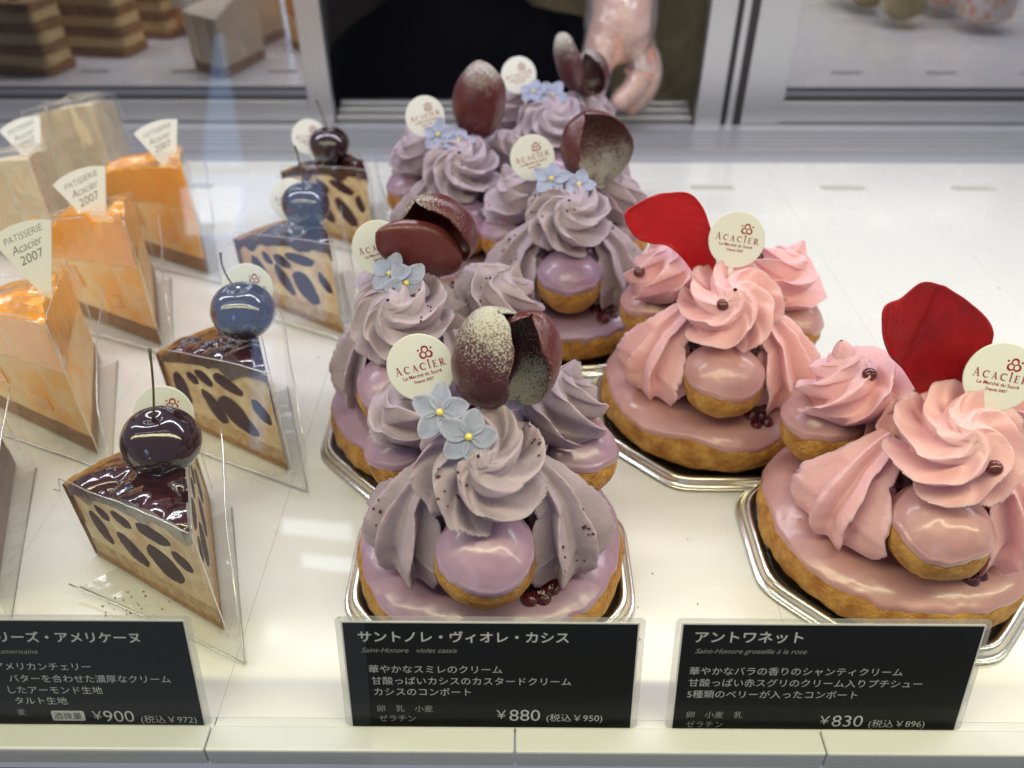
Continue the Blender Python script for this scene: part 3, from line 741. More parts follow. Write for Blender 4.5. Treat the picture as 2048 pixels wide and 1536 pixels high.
FILM_S = film_mat('wrinkled_film', amount=.02, haze=.03, rough=.09, bump=.07, bscale=.5)
FILM_P = film_mat('crinkled_cream_film', fres=.4, amount=.06, haze=.05, rough=.10, bump=.22, bscale=.55)
FILM_E = film_mat('film_edge_glint', fres=.5, amount=.25, haze=.45, rough=.2, bump=0, hazecol=(.95, .95, .9))  # pale milky material that paints bright glints along plastic edges
FILM_C = film_mat('crumpled_film', amount=.03, haze=.03, rough=.08, bump=.16, bscale=1.3)

def polyline_tube(name, pts, rads, m, parent, n=10):
    V, Fc = [], []; P = [Vector(p) for p in pts]; up = Vector((0.3, 1, 0.1)).normalized()
    for i, p in enumerate(P):
        t = (P[min(i + 1, len(P) - 1)] - P[max(i - 1, 0)]).normalized(); s = t.cross(up).normalized(); u = s.cross(t)
        for k in range(n):
            a = 2 * pi * k / n; V.append(tuple(p + rads[i] * (s * cos(a) + u * sin(a))))
    for i in range(len(P) - 1):
        for k in range(n): Fc.append((i * n + k, i * n + (k + 1) % n, (i + 1) * n + (k + 1) % n, (i + 1) * n + k))
    Fc += [tuple(range(n))[::-1], tuple(range((len(P) - 1) * n, len(P) * n))]
    return mesh(name, V, Fc, m, parent)

def film_sheets(parent, a0, a1, L, zf, off, ext, m, z0=.06, seed=0, fold=.35):
    """film folded round the tip of a slice: one sheet per side face"""
    am = (a0 + a1) / 2; half = (a1 - a0) / 2; sh = -off / sin(half)
    pts = []
    n = 22
    for k in range(n + 1): # from the end of the left face to the tip
        r = (L + ext) * (1 - k / n); pts.append((r * cos(a1) + sh * cos(am), r * sin(a1) + sh * sin(am), r))
    for k in range(1, n + 1):
        r = (L + ext) * k / n; pts.append((r * cos(a0) + sh * cos(am), r * sin(a0) + sh * sin(am), r))
    V, Fc = [], []; rows = 12
    for j in range(rows + 1):
        t = j / rows
        for i, (x, y, r) in enumerate(pts):
            z = z0 + (zf(r) - z0) * t
            d = fold * .16 * noise.noise(Vector((i * .22, t * 2.2, seed))) + fold * .10 * t * noise.noise(Vector((i * .7, t * 1.5, seed + 4)))
            V.append((x + d * cos(am + pi / 2) * (1 if i < n else -1), y + d * sin(am + pi / 2), z))
    W_ = len(pts)
    for j in range(rows):
        for i in range(W_ - 1): Fc.append((j * W_ + i, j * W_ + i + 1, (j + 1) * W_ + i + 1, (j + 1) * W_ + i))
    o = mesh('film_wrap', V, Fc, m, parent); auto(o, 60)
    top = [V[rows * W_ + i] for i in range(W_)]; fold_ = [V[j * W_ + n] for j in range(rows + 1)]
    for line in (top, fold_, [V[j * W_ + W_ - 1] for j in range(rows + 1)]): polyline_tube('film_glint', line, [.022] * len(line), FILM_E, o, 6)  # pale tubes added along edges and fold as painted glints
    return o

def plastic_tray(tip, a0, a1, L, label, wall=3.2):
    """clear triangular tray: flat base with a shallow rim and a tall right wall"""
    t = thing('plastic_tray', (tip[0], tip[1], .012), 0, label, 'tray', 'clear triangular trays under the slices')
    am = (a0 + a1) / 2; off = 1.0; half = (a1 - a0) / 2; sh = -off / sin(half)
    ox, oy = sh * cos(am) * .55, sh * sin(am) * .55
    P = [(ox, oy), (ox + (L + .9) * cos(a0 - .03), oy + (L + .9) * sin(a0 - .03)), (ox + (L + .9) * cos(a1 + .10), oy + (L + .9) * sin(a1 + .10))]
    V, Fc = prism(P, 0, .05); o = mesh('tray_base', V, Fc, FILM_T, t, False)
    V, Fc = [], []
    def wallseg(p, q, h0, h1, lean):
        nx, ny = (q[1] - p[1]), -(q[0] - p[0]); l = sqrt(nx * nx + ny * ny); nx /= l; ny /= l; b = len(V); N = 14
        for i in range(N + 1):
            k = i / N; x, y = p[0] + (q[0] - p[0]) * k, p[1] + (q[1] - p[1]) * k; h = h0 + (h1 - h0) * k ** .5
            d = .12 * noise.noise(Vector((k * 3, h, tip[1])))
            V.append((x, y, .05)); V.append((x + nx * (lean * h + d), y + ny * (lean * h + d), .05 + h))
        for i in range(N): Fc.append((b + 2 * i, b + 2 * i + 2, b + 2 * i + 3, b + 2 * i + 1))
    wallseg(P[0], P[1], wall * .75, wall * 1.3, .10); wallseg(P[2], P[0], .5, .35, .5)
    o = mesh('tray_wall', V, Fc, FILM_T, t, True)
    for b0 in (0, 30): polyline_tube('tray_glint', [V[b0 + 2 * i + 1] for i in range(15)], [.03] * 15, FILM_E, o, 6)  # pale tubes added along the tray rims as painted glints
    polyline_tube('tray_glint', [V[0], V[1]], [.03, .03], FILM_E, o, 6)
    polyline_tube('tray_glint', [(p[0], p[1], .06) for p in (P[2], P[0], P[1])], [.035] * 3, FILM_E, o, 6)
    return t

def cherry_slice(tip, aL, aR, L, rimH, tipH, seed, label, cpos, cr, stem, tray_label, tagc, taglabel, tagroll=.3, extra=()):
    a1, a0 = radians(aL), radians(aR)
    t = thing('cherry_tart_slice', (tip[0], tip[1], .075), 0, label, 'cake slice', 'cherry tart slices in clear film')
    top = lambda r, a: tipH - (tipH - rimH) * (r / L) ** 1.6 - .45
    o = mesh('tart_crust', *wedge(a0, a1, L, 0, lambda r, a: .28 + .05 * nv((r, a * 4, 0), 2, seed), 0, wob=.015, seed=seed), TART, t); auto(o)
    o = mesh('sponge_layer', *wedge(a0, a1, L - .1, .28, lambda r, a: .95 + .06 * nv((r, a * 4, 1), 1, seed), .03), SPONGE, t); auto(o)
    o = mesh('filling', *wedge(a0, a1, L - .15, .95, lambda r, a: top(r, a), .05, seed=seed), CUSTARD, t); auto(o)
    # back rim of crust
    def rim(u, v):
        a = a0 + (a1 - a0) * u; sec = [(-.15, 0), (.16, 0), (.26 + .05 * sin(a * 40), rimH * .55), (.30 + .07 * sin(a * 40), rimH - .2), (.12, rimH - .05), (-.10, rimH - .25), (-.15, rimH * .5)]
        k = min(int(v * len(sec)), len(sec) - 1); d, z = sec[k]; r = L + d; return (r * cos(a), r * sin(a), z)
    V, Fc = grid(lambda u, v: rim(u, v * .999), 50, 7); o = mesh('crust_rim', V, Fc, TART, t); auto(o, 60)
    rnd = random.Random(seed); bumps = [(rnd.uniform(.8, L - .4), rnd.uniform(a0 + .06, a1 - .06), rnd.uniform(.45, .8)) for _ in range(26)]
    def jz(r, a):
        h = .0
        x, y = r * cos(a), r * sin(a)
        for br, ba, bs in bumps:
            d2 = ((x - br * cos(ba)) ** 2 + (y - br * sin(ba)) ** 2) / (bs * bs)
            if d2 < 1: h = max(h, .55 * bs * sqrt(1 - d2))
        return top(r, a) + .30 + h + .04 * nv((x, y, 0), 2, seed)
    o = mesh('cherry_topping', *wedge(a0, a1, L + .02, lambda r, a: top(r, a) + .004 - .75 * max(0, noise.noise(Vector((r * 1.1, a * 2, seed))) + .08), jz, -.01, 60, 44), JELLY, t); auto(o, 50)
    # cut cherries that show in the two faces: (distance from tip, height, half width, half height, lean)
    cuts = [(2.15, 1.95, 1.05, .60, .72), (3.75, 1.85, .92, .52, .85), (5.45, 2.05, .80, .48, 1.15), (3.75, 3.15, .62, .36, .3), (4.7, 3.0, .40, .28, .3), (2.2, 3.55, 1.0, .34, .10), (.75, 2.7, .62, .34, 1.0)]
    rc = random.Random(seed * 7); cuts = [(r + rc.uniform(-.18, .18), z + rc.uniform(-.12, .12), w_ * rc.uniform(.82, 1.1), h_ * rc.uniform(.82, 1.15), ln + rc.uniform(-.2, .25)) for r, z, w_, h_, ln in cuts]
    for side, ang in ((1, a1), (-1, a0)):
        am = (a0 + a1) / 2; sh = .05 / sin((a1 - a0) / 2); e = Vector((cos(ang), sin(ang), 0)); nrm = Vector((-sin(ang), cos(ang), 0)) * side
        for (r, z, w_, h_, ln) in cuts:
            if side < 0: r, w_ = r * .92 + .2, w_ * .9
            if z + h_ > top(r, 0) + .3: z = top(r, 0) - h_ * .6
            c = e * r + Vector((sh * cos(am), sh * sin(am), z)); ax = (e * cos(ln) * 1 + Vector((0, 0, sin(ln)))); bx = (Vector((0, 0, cos(ln))) - e * sin(ln))
            def ell(u, v):
                A = 2 * pi * u; rr = sin(pi / 2 * v); k = 1 + .22 * noise.noise(Vector((cos(A), sin(A), r * 3 + seed))) + .07 * noise.noise(Vector((cos(A) * 4, sin(A) * 4, r * 3 + seed)))
                return tuple(c + ax * (cos(A) * rr * w_ * k) + bx * (sin(A) * rr * h_ * k) + nrm * (.05 * cos(pi / 2 * v) - .008 + .02 * noise.noise(Vector((cos(A) * rr * 3, sin(A) * rr * 3, r)))))
            mesh('cut_cherry', *grid(ell, 28, 8, closeu=True), CUTCH, t)
    loc = Vector((tip[0], tip[1], .075))
    cc = at(*cpos) if len(cpos) == 2 else at(cpos[0], cpos[1], y=cpos[2]); cc = cc - loc
    def ch(u, v):
        A, B = 2 * pi * u, pi * v; d = Vector((cos(A) * sin(B), sin(A) * sin(B), cos(B)))
        k = cr * (1 - .20 * math.exp(-(B / .35) ** 2)) * (1 + .03 * nv(d, 1, seed)); return tuple(cc + Vector((d.x * k * 1.03, d.y * k, d.z * k * .96)))
    ball = mesh('whole_cherry', *grid(ch, 56, 36, closeu=True), CHERRY, t)
    s0 = cc + Vector((0, 0, cr * .74)); s1 = at(stem[0], stem[1], y=cpos[2]) - loc; mid = (s0 + s1) / 2 + Vector((stem[2] if len(stem) > 2 else .12, 0, 0))
    pts = [s0 * (1 - k) ** 2 + mid * 2 * k * (1 - k) + s1 * k * k for k in [q / 10 for q in range(11)]]
    polyline_tube('stem', pts, [.07, .05] + [.036] * 7 + [.045, .06], STEM, ball)
    film_sheets(t, a0, a1, L, lambda r: tipH + .25 - (tipH - rimH) * (r / (L + 1)) ** 1.2 - (.7 if r > L + .6 else 0), .14, 1.0, FILM, seed=seed)
    plastic_tray(tip, a0, a1, L, tray_label)
    round_tag(at(*tagc), (.05, -1, .5), tagroll, taglabel)
    return t
cherry_slice((-9.9, 16.45), 150, 111, 6.5, 3.7, 4.9, 51, 'cherry slice nearest the glass, whole dark cherry with a straight stem on top',
    (322, 882, 20.0), 1.24, (299, 698, .1), 'clear tray under the cherry slice nearest the glass', (328, 830, 21.6), 'round tag half hidden by the front cherry', -.10)
cherry_slice((-9.5, 24.3), 150, 111, 6.5, 3.7, 5.0, 52, 'second cherry slice from the glass, its round cherry tinted blue by a reflection',
    (486, 622, 27.0), 1.22, (441, 506, -.35), 'clear tray under the second cherry slice from the glass', (495, 578, 28.6), 'round tag behind the second cherry from the glass', -.05)
cherry_slice((-9.0, 34.6), 148, 108, 6.9, 3.6, 5.0, 53, 'third cherry slice from the glass, with a green stem standing up from its cherry',
    (612, 408, 37.0), 1.15, (590, 292, .1), 'clear tray under the third cherry slice from the glass', (580, 398, 38.6), 'round tag beside the third cherry from the glass', .05)
cherry_slice((-8.6, 43.6), 148, 108, 6.9, 3.6, 5.0, 54, 'farthest cherry slice, just before the metal rail behind the shelf',
    (659, 290, 46.2), 1.15, (632, 200, .1), 'clear tray under the farthest cherry slice', (618, 274, 47.6), 'round tag left of the farthest cherry', .1)

def fan_tag(apex, tilt, R, label, y):
    """fan-shaped white card with handwriting, stuck into a slice; apex in photo pixels at depth y"""
    p = at(*apex, y=y); t = bpy.data.objects.new('fan_tag', None); COL.objects.link(t); t.location = p * S; t.empty_display_size = .01
    t.rotation_euler = (Matrix.Rotation(radians(64), 3, 'X') @ Matrix.Rotation(tilt, 3, 'Z')).to_euler()
    tag(t, label, 'tag', 'fan-shaped tags with handwriting')
    h = radians(23); n = 20; r0 = .35
    P = [(-r0 * sin(h), r0 * cos(h))] + [(r0 * sin(h), r0 * cos(h))] + [(R * sin(h - 2 * h * k / n), R * cos(h - 2 * h * k / n)) for k in range(n + 1)]
    V, Fc = prism(P, -.02, .02); mesh('fan_card', V, Fc, PAPER, t, False)
    ms = [(text_mesh('PATISSERIE', .37 * R / 3.3, BLACK_INK, -.006, .25, 'CENTER', .95), .0, R * .82, .024, .10), (text_mesh('Acacier', .48 * R / 3.3, BLACK_INK, -.006, .4, 'CENTER', .9), -.02, R * .685, .024, .12),
          (text_mesh('2007', .48 * R / 3.3, BLACK_INK, -.004, .2, 'CENTER', 1.05), .0, R * .545, .024, .12)]
    link('handwriting', join_meshes('handwriting', ms, BLACK_INK), t)
    return t

def mango_slice(tip, aL, aR, L, rimH, tipH, seed, label, kind='mango', tray=None):
    a1, a0 = radians(aL), radians(aR)
    nm = {'mango': 'mango_cake_slice', 'pale': 'cream_cake_slice', 'brown': 'brown_cake_slice'}[kind]
    t = thing(nm, (tip[0], tip[1], .075), 0, label, 'cake slice', 'wrapped cake slices at the left' if kind != 'brown' else None)
    topc = lambda r, a: tipH - (tipH - rimH) * (r / L) ** 1.3
    base = {'mango': MBASE, 'pale': MBASE, 'brown': CHOCO}[kind]; body = {'mango': MCREAM, 'pale': PALE, 'brown': CHOCO}[kind]
    o = mesh('biscuit_base', *wedge(a0, a1, L, 0, lambda r, a: .85 + .10 * nv((r, a * 5, 0), 1.2, seed), 0, wob=.01, seed=seed), base, t); auto(o)
    k0 = .60 if kind == 'mango' else 1.0
    o.data.materials[0] = base
    o = mesh('cream_layer', *wedge(a0, a1, L - .08, .85, lambda r, a: .85 + (topc(r, a) - .85) * k0 + .12 * nv((r, a * 6, 2), .9, seed), .03, wob=.05 if kind == 'pale' else .03, seed=seed), body, t); auto(o); add_bevel(o, .16 if kind == 'mango' else .38, 3)
    if kind == 'mango':
        def mz(r, a): return topc(r, a) + .22 * abs(nv((r * cos(a), r * sin(a), 0), 1.1, seed)) + .45 * min(1, max(0, (nv((r * cos(a) * .5, r * sin(a) * .5, 0), 1.0, seed + 3) - .05) * 5))
        o = mesh('mango_topping', *wedge(a0, a1, L + .05, lambda r, a: .86 + (topc(r, a) - .85) * k0 + .12 * nv((r, a * 6, 2), .9, seed) - .25 * abs(nv((r, a * 5, 0), .8, seed + 1)), mz, -.02, 44, 34), MANGO, t); auto(o, 50)
        e = Vector((cos(a1), sin(a1), 0)); nrm = Vector((-sin(a1), cos(a1), 0))
        for (r, z, w_, h_) in ((L * .72, 2.5, .65, .6), (L * .34, 1.8, .5, .34)):
            Vc, Fcc = [], []; box(Vc, Fcc, -w_, w_, -.03, .03, -h_, h_)
            o = mesh('mango_cube', Vc, Fcc, MANGO, t, False, tuple(e * r + Vector((0, 0, z)) + nrm * .0), (0, .25, a1)); add_bevel(o, .02)
    film_sheets(t, a0, a1, L, lambda r: tipH + .3 - (tipH - rimH) * (r / (L + 1)) ** 1.3 - (.8 if r > L + .5 else 0), .12, 1.1, FILM_S if kind != 'pale' else FILM_P, seed=seed, fold=1.6 if kind != 'pale' else 2.6)
    def tf(r, a): return topc(r, a) + .50 + .38 * nv((r * cos(a), r * sin(a), 0), 1.3, seed + 6) + .1 * nv((r * cos(a), r * sin(a), 0), 4, seed)
    V, Fc = wedge(a0, a1, L + .2, 0, tf, -.05, 40, 30); M_ = 40 * 30
    V = V[M_:]; Fc = [tuple(i - M_ for i in f) for f in Fc if min(f) >= M_]
    o = mesh('film_cover', V, Fc, FILM_C, t)
    if tray: plastic_tray(tip, a0, a1, L, tray)
    return t
mango_slice((-17.9, 25.3), 152, 112, 7.6, 4.9, 6.5, 61, 'orange-topped slice nearest the glass, under wrinkled shiny film', tray='clear tray under the nearest orange-topped slice')
mango_slice((-18.1, 33.5), 152, 112, 7.6, 4.6, 6.7, 62, 'orange-topped slice in the middle with a mango cube in its side', tray='clear tray under the middle orange-topped slice')
mango_slice((-17.9, 40.8), 152, 112, 7.2, 4.6, 6.3, 63, 'orange-topped slice farthest back, right of the pale wrapped slices', tray='clear tray under the farthest orange-topped slice')
mango_slice((-25.6, 40.2), 152, 112, 7.4, 4.9, 7.0, 64, 'pale cream slice in film at the left edge, in front of another pale one', 'pale')
mango_slice((-25.8, 48.6), 152, 106, 7.0, 5.2, 7.1, 65, 'tall pale cream slice in film near the mirror door', 'pale')
mango_slice((-18.25, 17.6), 152, 112, 7.6, 4.2, 5.6, 66, 'brown cake slice in film cut off by the left edge', 'brown', tray='clear tray under the brown slice at the left edge')
fan_tag((104, 610), .30, 3.4, 'fan-shaped tag standing in the nearest orange-topped slice', 27.6)
fan_tag((214, 482), .33, 3.55, 'fan-shaped tag standing in the middle orange-topped slice', 35.2)
fan_tag((352, 362), .30, 3.3, 'fan-shaped tag standing in the farthest orange-topped slice', 42.2)
fan_tag((84, 352), .32, 3.45, 'fan-shaped tag left of the tall pale slice', 45.8)

# ------------------------------------------------------------------ price cards
def price_card(x0, wd, label, lines, badge=None):
    t = bpy.data.objects.new('price_card', None); COL.objects.link(t); t.location = Vector((x0, 13.06, .06)) * S; t.empty_display_size = .01
    t.rotation_euler = (radians(76.5), 0, 0); tag(t, label, 'price card', 'black price cards along the shelf front')
    Hc = 3.98
    def rr(x0, x1, y0, y1, r, n=6):
        P = []
        for cx, cy, a in ((x1 - r, y1 - r, 0), (x0 + r, y1 - r, 90), (x0 + r, y0 + r, 180), (x1 - r, y0 + r, 270)):
            P += [(cx + r * cos(radians(a + 90 * k / n)), cy + r * sin(radians(a + 90 * k / n))) for k in range(n + 1)]
        return P
    V, Fc = prism(rr(-.05, wd + .05, -.05, Hc + .05, .05), -.02, .0); mesh('card_sheet', V, Fc, PAPER, t, False)
    V, Fc = prism(rr(0, wd, 0, Hc, .01), .001, .006); mesh('printed_sheet', V, Fc, CARD_BLACK, t, False)
    V, Fc = prism(rr(-.22, wd + .22, -.05, Hc + .20, .18), -.05, -.03); mesh('clear_sleeve', V, Fc, SLEEVE, t, False)
    for (s, px, py, size, m, off, shear) in lines:
        me = text_mesh(s, size, m, off, shear, 'LEFT', 1.0)
        link('lettering', me, t, (px, Hc - py - size * .36, .009))
    if badge:
        bx, by = badge; V, Fc = prism(rr(bx, bx + 1.0, Hc - by - .2, Hc - by + .2, .07), .007, .010); b = mesh('badge', V, Fc, WHITE_INK, t, False)
        link('badge_lettering', text_mesh('酒微量', .29, BLACK_INK, .001), b, (bx + .05, Hc - by - .11, .0115))
    return t
k2 = 8.45 / 588; kv = 3.98 / 214
def L2(s, px, py, em, m, off=0.0, sh=0.0, X=697, Y=1243): return (s, (px - X) * k2, (py - Y) * kv, em * k2, m, off, sh)
W_, G_ = WHITE_INK, DIM_INK
price_card(at(697, 1350, y=13.6).x, 8.45, 'middle price card reading 880 yen, before the front violet cake',
    [L2('サントノレ・ヴィオレ・カシス', 724, 1270, 30.5, W_, .0065), L2('Saint-Honore   violet cassis', 729, 1296, 17.5, G_, 0, .35),
     L2('華やかなスミレのクリーム', 740, 1335, 23, W_, -.001), L2('甘酸っぱいカシスのカスタードクリーム', 744, 1359, 23, W_, -.001), L2('カシスのコンポート', 746, 1382, 23, W_, -.001),
     L2('卵　乳　小麦', 750, 1418, 20, G_), L2('ゼラチン', 753, 1439, 20, G_),
     L2('￥', 996, 1429, 33, W_, -.002), L2('880', 1028, 1430, 45, W_, -.003), L2('(税込￥950)', 1106, 1436, 23.5, W_, -.002)])
xr = at(1355, 1350, y=13.6).x
def L3(s, px, py, em, m, off=0.0, sh=0.0): return L2(s, px, py, em, m, off, sh, 1355, 1248)
price_card(xr, 8.55, 'right price card reading 830 yen, before the pink cakes',
    [L3('アントワネット', 1377, 1272, 32, W_, .0065), L3('Saint-Honore groseille á la rose', 1383, 1299, 17.5, G_, 0, .35),
     L3('華やかなバラの香りのシャンティクリーム', 1376, 1340, 23, W_, -.001), L3('甘酸っぱい赤スグリのクリーム入りプチシュー', 1377, 1364, 23, W_, -.001), L3('5種類のベリーが入ったコンポート', 1377, 1388, 23, W_, -.001),
     L3('卵　小麦　乳', 1380, 1432, 20, G_), L3('ゼラチン', 1382, 1453, 20, G_),
     L3('￥', 1657, 1442, 33, W_, -.002), L3('830', 1688, 1443, 45, W_, -.003), L3('(税込￥896)', 1766, 1449, 23.5, W_, -.002)])
def L1(s, px, py, em, m, off=0.0, sh=0.0): return L2(s, px + 600 - 383, py, em, m, off, sh, 0, 1220)
price_card(at(383, 1330, y=13.6).x - 8.6, 8.6, 'left price card reading 900 yen, cut by the left edge',
    [L1('チェリーズ・アメリケーヌ', -62, 1252, 29.5, W_, .0065), L1('americaine', -4, 1280, 17.5, G_, 0, .35),
     L1('アメリカンチェリー', -28, 1311, 22.5, W_, -.001), L1('バターを合わせた濃厚なクリーム', -5, 1336, 22.5, W_, -.001), L1('したアーモンド生地', -18, 1360, 22.5, W_, -.001), L1('タルト生地', -8, 1383, 22.5, W_, -.001),
     L1('麦', -10, 1408, 19, G_), L1('￥', 142, 1414, 33, W_, -.002), L1('900', 170, 1415, 45, W_, -.003), L1('(税込￥972)', 248, 1422, 23.5, W_, -.002)], badge=((62 + 217) * k2, (1415 - 1220) * kv))

# ------------------------------------------------------------------ the hand in a clear glove, and its owner behind the hatch
SKIN = mat('skin', (0.76, 0.48, 0.40), rough=.5, sss=.08, ssr=(1, .35, .2), sscale=.3, bump=.02, bscale=3, var=(.55, .26, .19), vscale=.8)
person = thing('person', tuple(at(1240, 60, y=66)), 0, 'person in khaki clothes reaching a plastic-gloved hand into the case', 'person')
po = at(1240, 60, y=66)
def skin_chain(name, m, parent, scale_r=1.0, jitter=0.0):
    """forearm, palm, thumb and four bent fingers grown as one skin"""
    J = {}; E_ = []; verts = []; rad = []
    def v(px, py, y, r): verts.append((at(px, py, y=y) - po)); rad.append(r); return len(verts) - 1
    def e(a, b): E_.append((a, b))
    palm = v(1243, 92, 66.2, 2.75); wrist = v(1243, 22, 66.8, 2.5); f1 = v(1246, -60, 68, 2.8); f2 = v(1250, -190, 71, 2.9)
    e(palm, wrist); e(wrist, f1); e(f1, f2)
    # thumb leaves the side of the palm and points down to the cake
    t0 = v(1203, 92, 65.0, 1.6); t1 = v(1190, 138, 64.2, 1.3); t2 = v(1183, 180, 63.6, 1.1); t3 = v(1186, 210, 63.2, .8)
    e(palm, t0); e(t0, t1); e(t1, t2); e(t2, t3)
    for k, (pts) in enumerate([
        [(1270, 116, 65.4, 1.2), (1284, 152, 64.6, 1.1), (1260, 190, 63.8, .98), (1222, 215, 63.3, .78)],
        [(1286, 106, 66.3, 1.2), (1304, 146, 65.6, 1.1), (1286, 190, 64.8, .98), (1246, 222, 64.4, .78)],
        [(1282, 98, 67.1, .95), (1308, 136, 66.7, .88), (1300, 178, 66.1, .80), (1268, 208, 65.7, .64)],
        [(1280, 90, 67.9, .85), (1308, 120, 67.7, .78), (1307, 158, 67.3, .70), (1284, 184, 67.0, .58)]]):
        prev = palm
        for p in pts:
            n = v(*p); e(prev, n); prev = n
    me = bpy.data.meshes.new(name); me.from_pydata([tuple(x * S) for x in verts], E_, []); me.materials.append(m)
    o = link(name, me, parent); md = o.modifiers.new('skin', 'SKIN'); md.use_smooth_shade = True; md.branch_smoothing = .3
    for i, r in enumerate(rad):
        sv = me.skin_vertices[0].data[i]; sv.radius = (r * S * scale_r,) * 2; sv.use_root = (i == 0)
    sb = o.modifiers.new('sub', 'SUBSURF'); sb.levels = sb.render_levels = 2
    if jitter:
        tx = bpy.data.textures.new('creases', 'CLOUDS'); tx.noise_scale = 1.3 * S
        d = o.modifiers.new('crease', 'DISPLACE'); d.texture = tx; d.strength = jitter * S; d.mid_level = .5; d.texture_coords = 'LOCAL'
    return o
skin_chain('body', SKIN, person, 1.0)
GLOVE = film_mat('glove_film', amount=.07, haze=.13, rough=.18, bump=.10, bscale=.7, hazecol=(.75, .75, .8))
skin_chain('glove', GLOVE, person, 1.17, .5)
KHAKI = mat('khaki_cloth', (0.22, 0.17, 0.09), rough=.85, bump=.2, bscale=.5, var=(.08, .062, .032), vscale=.15)
def torso(u, v):
    a = 2 * pi * u; z = -34 + 62 * v; k = 1 + .06 * nv((cos(a), sin(a), v * 5), 1.6, 4) + .03 * sin(9 * a + 5 * v)
    return (2.5 + 12.5 * k * cos(a), 25 + 6 * k * sin(a), z)
mesh('apron', *grid(torso, 60, 40, closeu=True), KHAKI, person)

# ------------------------------------------------------------------ further along the shelf, seen in the mirror doors
MF_A = mat('caramelised_pastry', (0.40, 0.20, 0.06), rough=.6, bump=.08, bscale=3, var=(.22, .09, .02), vscale=1.5)
MF_B = mat('vanilla_cream', (0.76, 0.56, 0.26), rough=.5, var=(.7, .48, .2), vscale=1)
def mirrored(px, py):
    p = at(px, py, z=0); return (p.x, 2 * 67.0 - p.y)
def layer_block(px, py, w_, d_, rz, label, kind, seed):
    x, y = mirrored(px, py); y -= d_ / 2
    t = thing('layered_cake', (x, y, .01), rz, label, 'cake', 'layered cakes seen in the left mirror door')
    z = 0
    lay = [(MF_A, .8), (MF_B, 1.15)] * 3 + [(MF_A, .7)] if kind == 'mille' else ([(MF_A, .9), (MANGO, 2.0), (mat('white_mousse', (.8, .78, .7), rough=.5), 1.6)] if kind == 'yellow' else [(MF_A, .6), (PALE, 4.2)])
    for k, (m, h) in enumerate(lay):
        ins = .12 * (k % 2); V, Fc = [], []
        def f(u, v):
            a = 2 * pi * u; c_, s_ = cos(a), sin(a); q = (abs(c_) ** 9 + abs(s_) ** 9) ** (-1 / 9)
            v2 = min(max((v - .15) / .7, 0), 1); cap = 0 if v in (0.0, 1.0) else (1 if .1 < v < .9 else .96)
            k_ = 1 + .045 * noise.noise(Vector((c_ * 2, s_ * 2, z + seed))) + .02 * noise.noise(Vector((c_ * 7, s_ * 7, z * 3 + v * 2)))
            return ((w_ / 2 - ins) * q * c_ * k_ * cap, (d_ / 2 - ins) * q * s_ * k_ * cap, z + (h - .004) * v2 + (.10 * noise.noise(Vector((c_ * 3, s_ * 3, z))) if 0 < k < len(lay) - 1 else 0))
        V, Fc = grid(f, 96, 12, closeu=True)
        o = mesh('cake_layer', V, Fc, m, t); z += h
    rnd = random.Random(seed)
    if kind == 'mille':
        for k in range(3): blob('garnish', (rnd.uniform(-w_ / 3, w_ / 3), rnd.uniform(-d_ / 3, d_ / 3), z + .35), (.55, .5, .5), (CHERRY, CHOCO, MF_B)[k], t, 20, seed=seed + k)
    return t
for k, (px, py, w_, d_, rz, lb, kd) in enumerate([(30, 150, 9, 4.5, .20, 'layered pastry slice leftmost in the left mirror', 'mille'), (185, 112, 9, 4.5, .20, 'layered pastry slice second from the left in the mirror', 'mille'),
      (300, 78, 6, 4, .20, 'layered pastry slice third from the left in the mirror', 'mille'), (375, 72, 9, 6, .12, 'yellow and white mousse cake in the left mirror', 'yellow')]):
    layer_block(px, py, w_, d_, rz, lb, kd, k)
def jar(px, py, label, fill, seed, r=2.7, h=6):
    x, y = mirrored(px, py); t = thing('dessert_jar', (x, y - r, .01), 0, label, 'jar', 'glass dessert jars seen in the right mirror door')
    prof = [(0, .02), (r * .9, .02), (r, .25), (r * .96, .6), (r * .9, .8), (r * .92, 1.2), (r * .97, h * .9), (r, h), (r * .94, h), (r * .9, h * .8)]
    def f(u, v):
        k = round(u * (len(prof) - 1)); a = 2 * pi * v; return (prof[k][0] * cos(a), prof[k][0] * sin(a), prof[k][1])
    g = mesh('glass_cup', *grid(f, len(prof), 40, closev=True), FILM, t)
    def c(u, v):
        a, q = 2 * pi * u, v
        rr = r * .86 * min(1, q * 4 if q < .25 else 1) * (1 if q < .75 else (1 - q) * 4); z = .75 + (h * .8) * min(max((q - .1) / .75, 0), 1) + .2 * nv((cos(a), sin(a), q * 5), 2, seed)
        return (rr * cos(a), rr * sin(a), z)
    mesh('dessert_filling', *grid(c, 40, 24, closeu=True), fill, t)
PEACH = mat('peach_and_cream', (.82, .75, .72), rough=.4, var=(.75, .28, .10), vscale=.8, vcon=(.42, .52))
OLIVE = mat('pistachio_cream', (.40, .33, .17), rough=.5, var=(.34, .27, .12), vscale=1)
for k, (px, py, lb, fl, r) in enumerate([(1815, 64, 'pistachio jar nearest in the right mirror', OLIVE, 2.9), (1745, 36, 'pistachio jar behind the nearest one in the mirror', OLIVE, 2.8), (1705, 18, 'small pistachio jar farther back in the mirror', OLIVE, 2.6),
      (1985, 76, 'peach jar nearest in the right mirror', PEACH, 3.3), (1905, 44, 'peach jar behind the nearest one in the mirror', PEACH, 3.2), (1870, 20, 'peach jar farthest back in the mirror', PEACH, 3.0)]): jar(px, py, lb, fl, k, r)

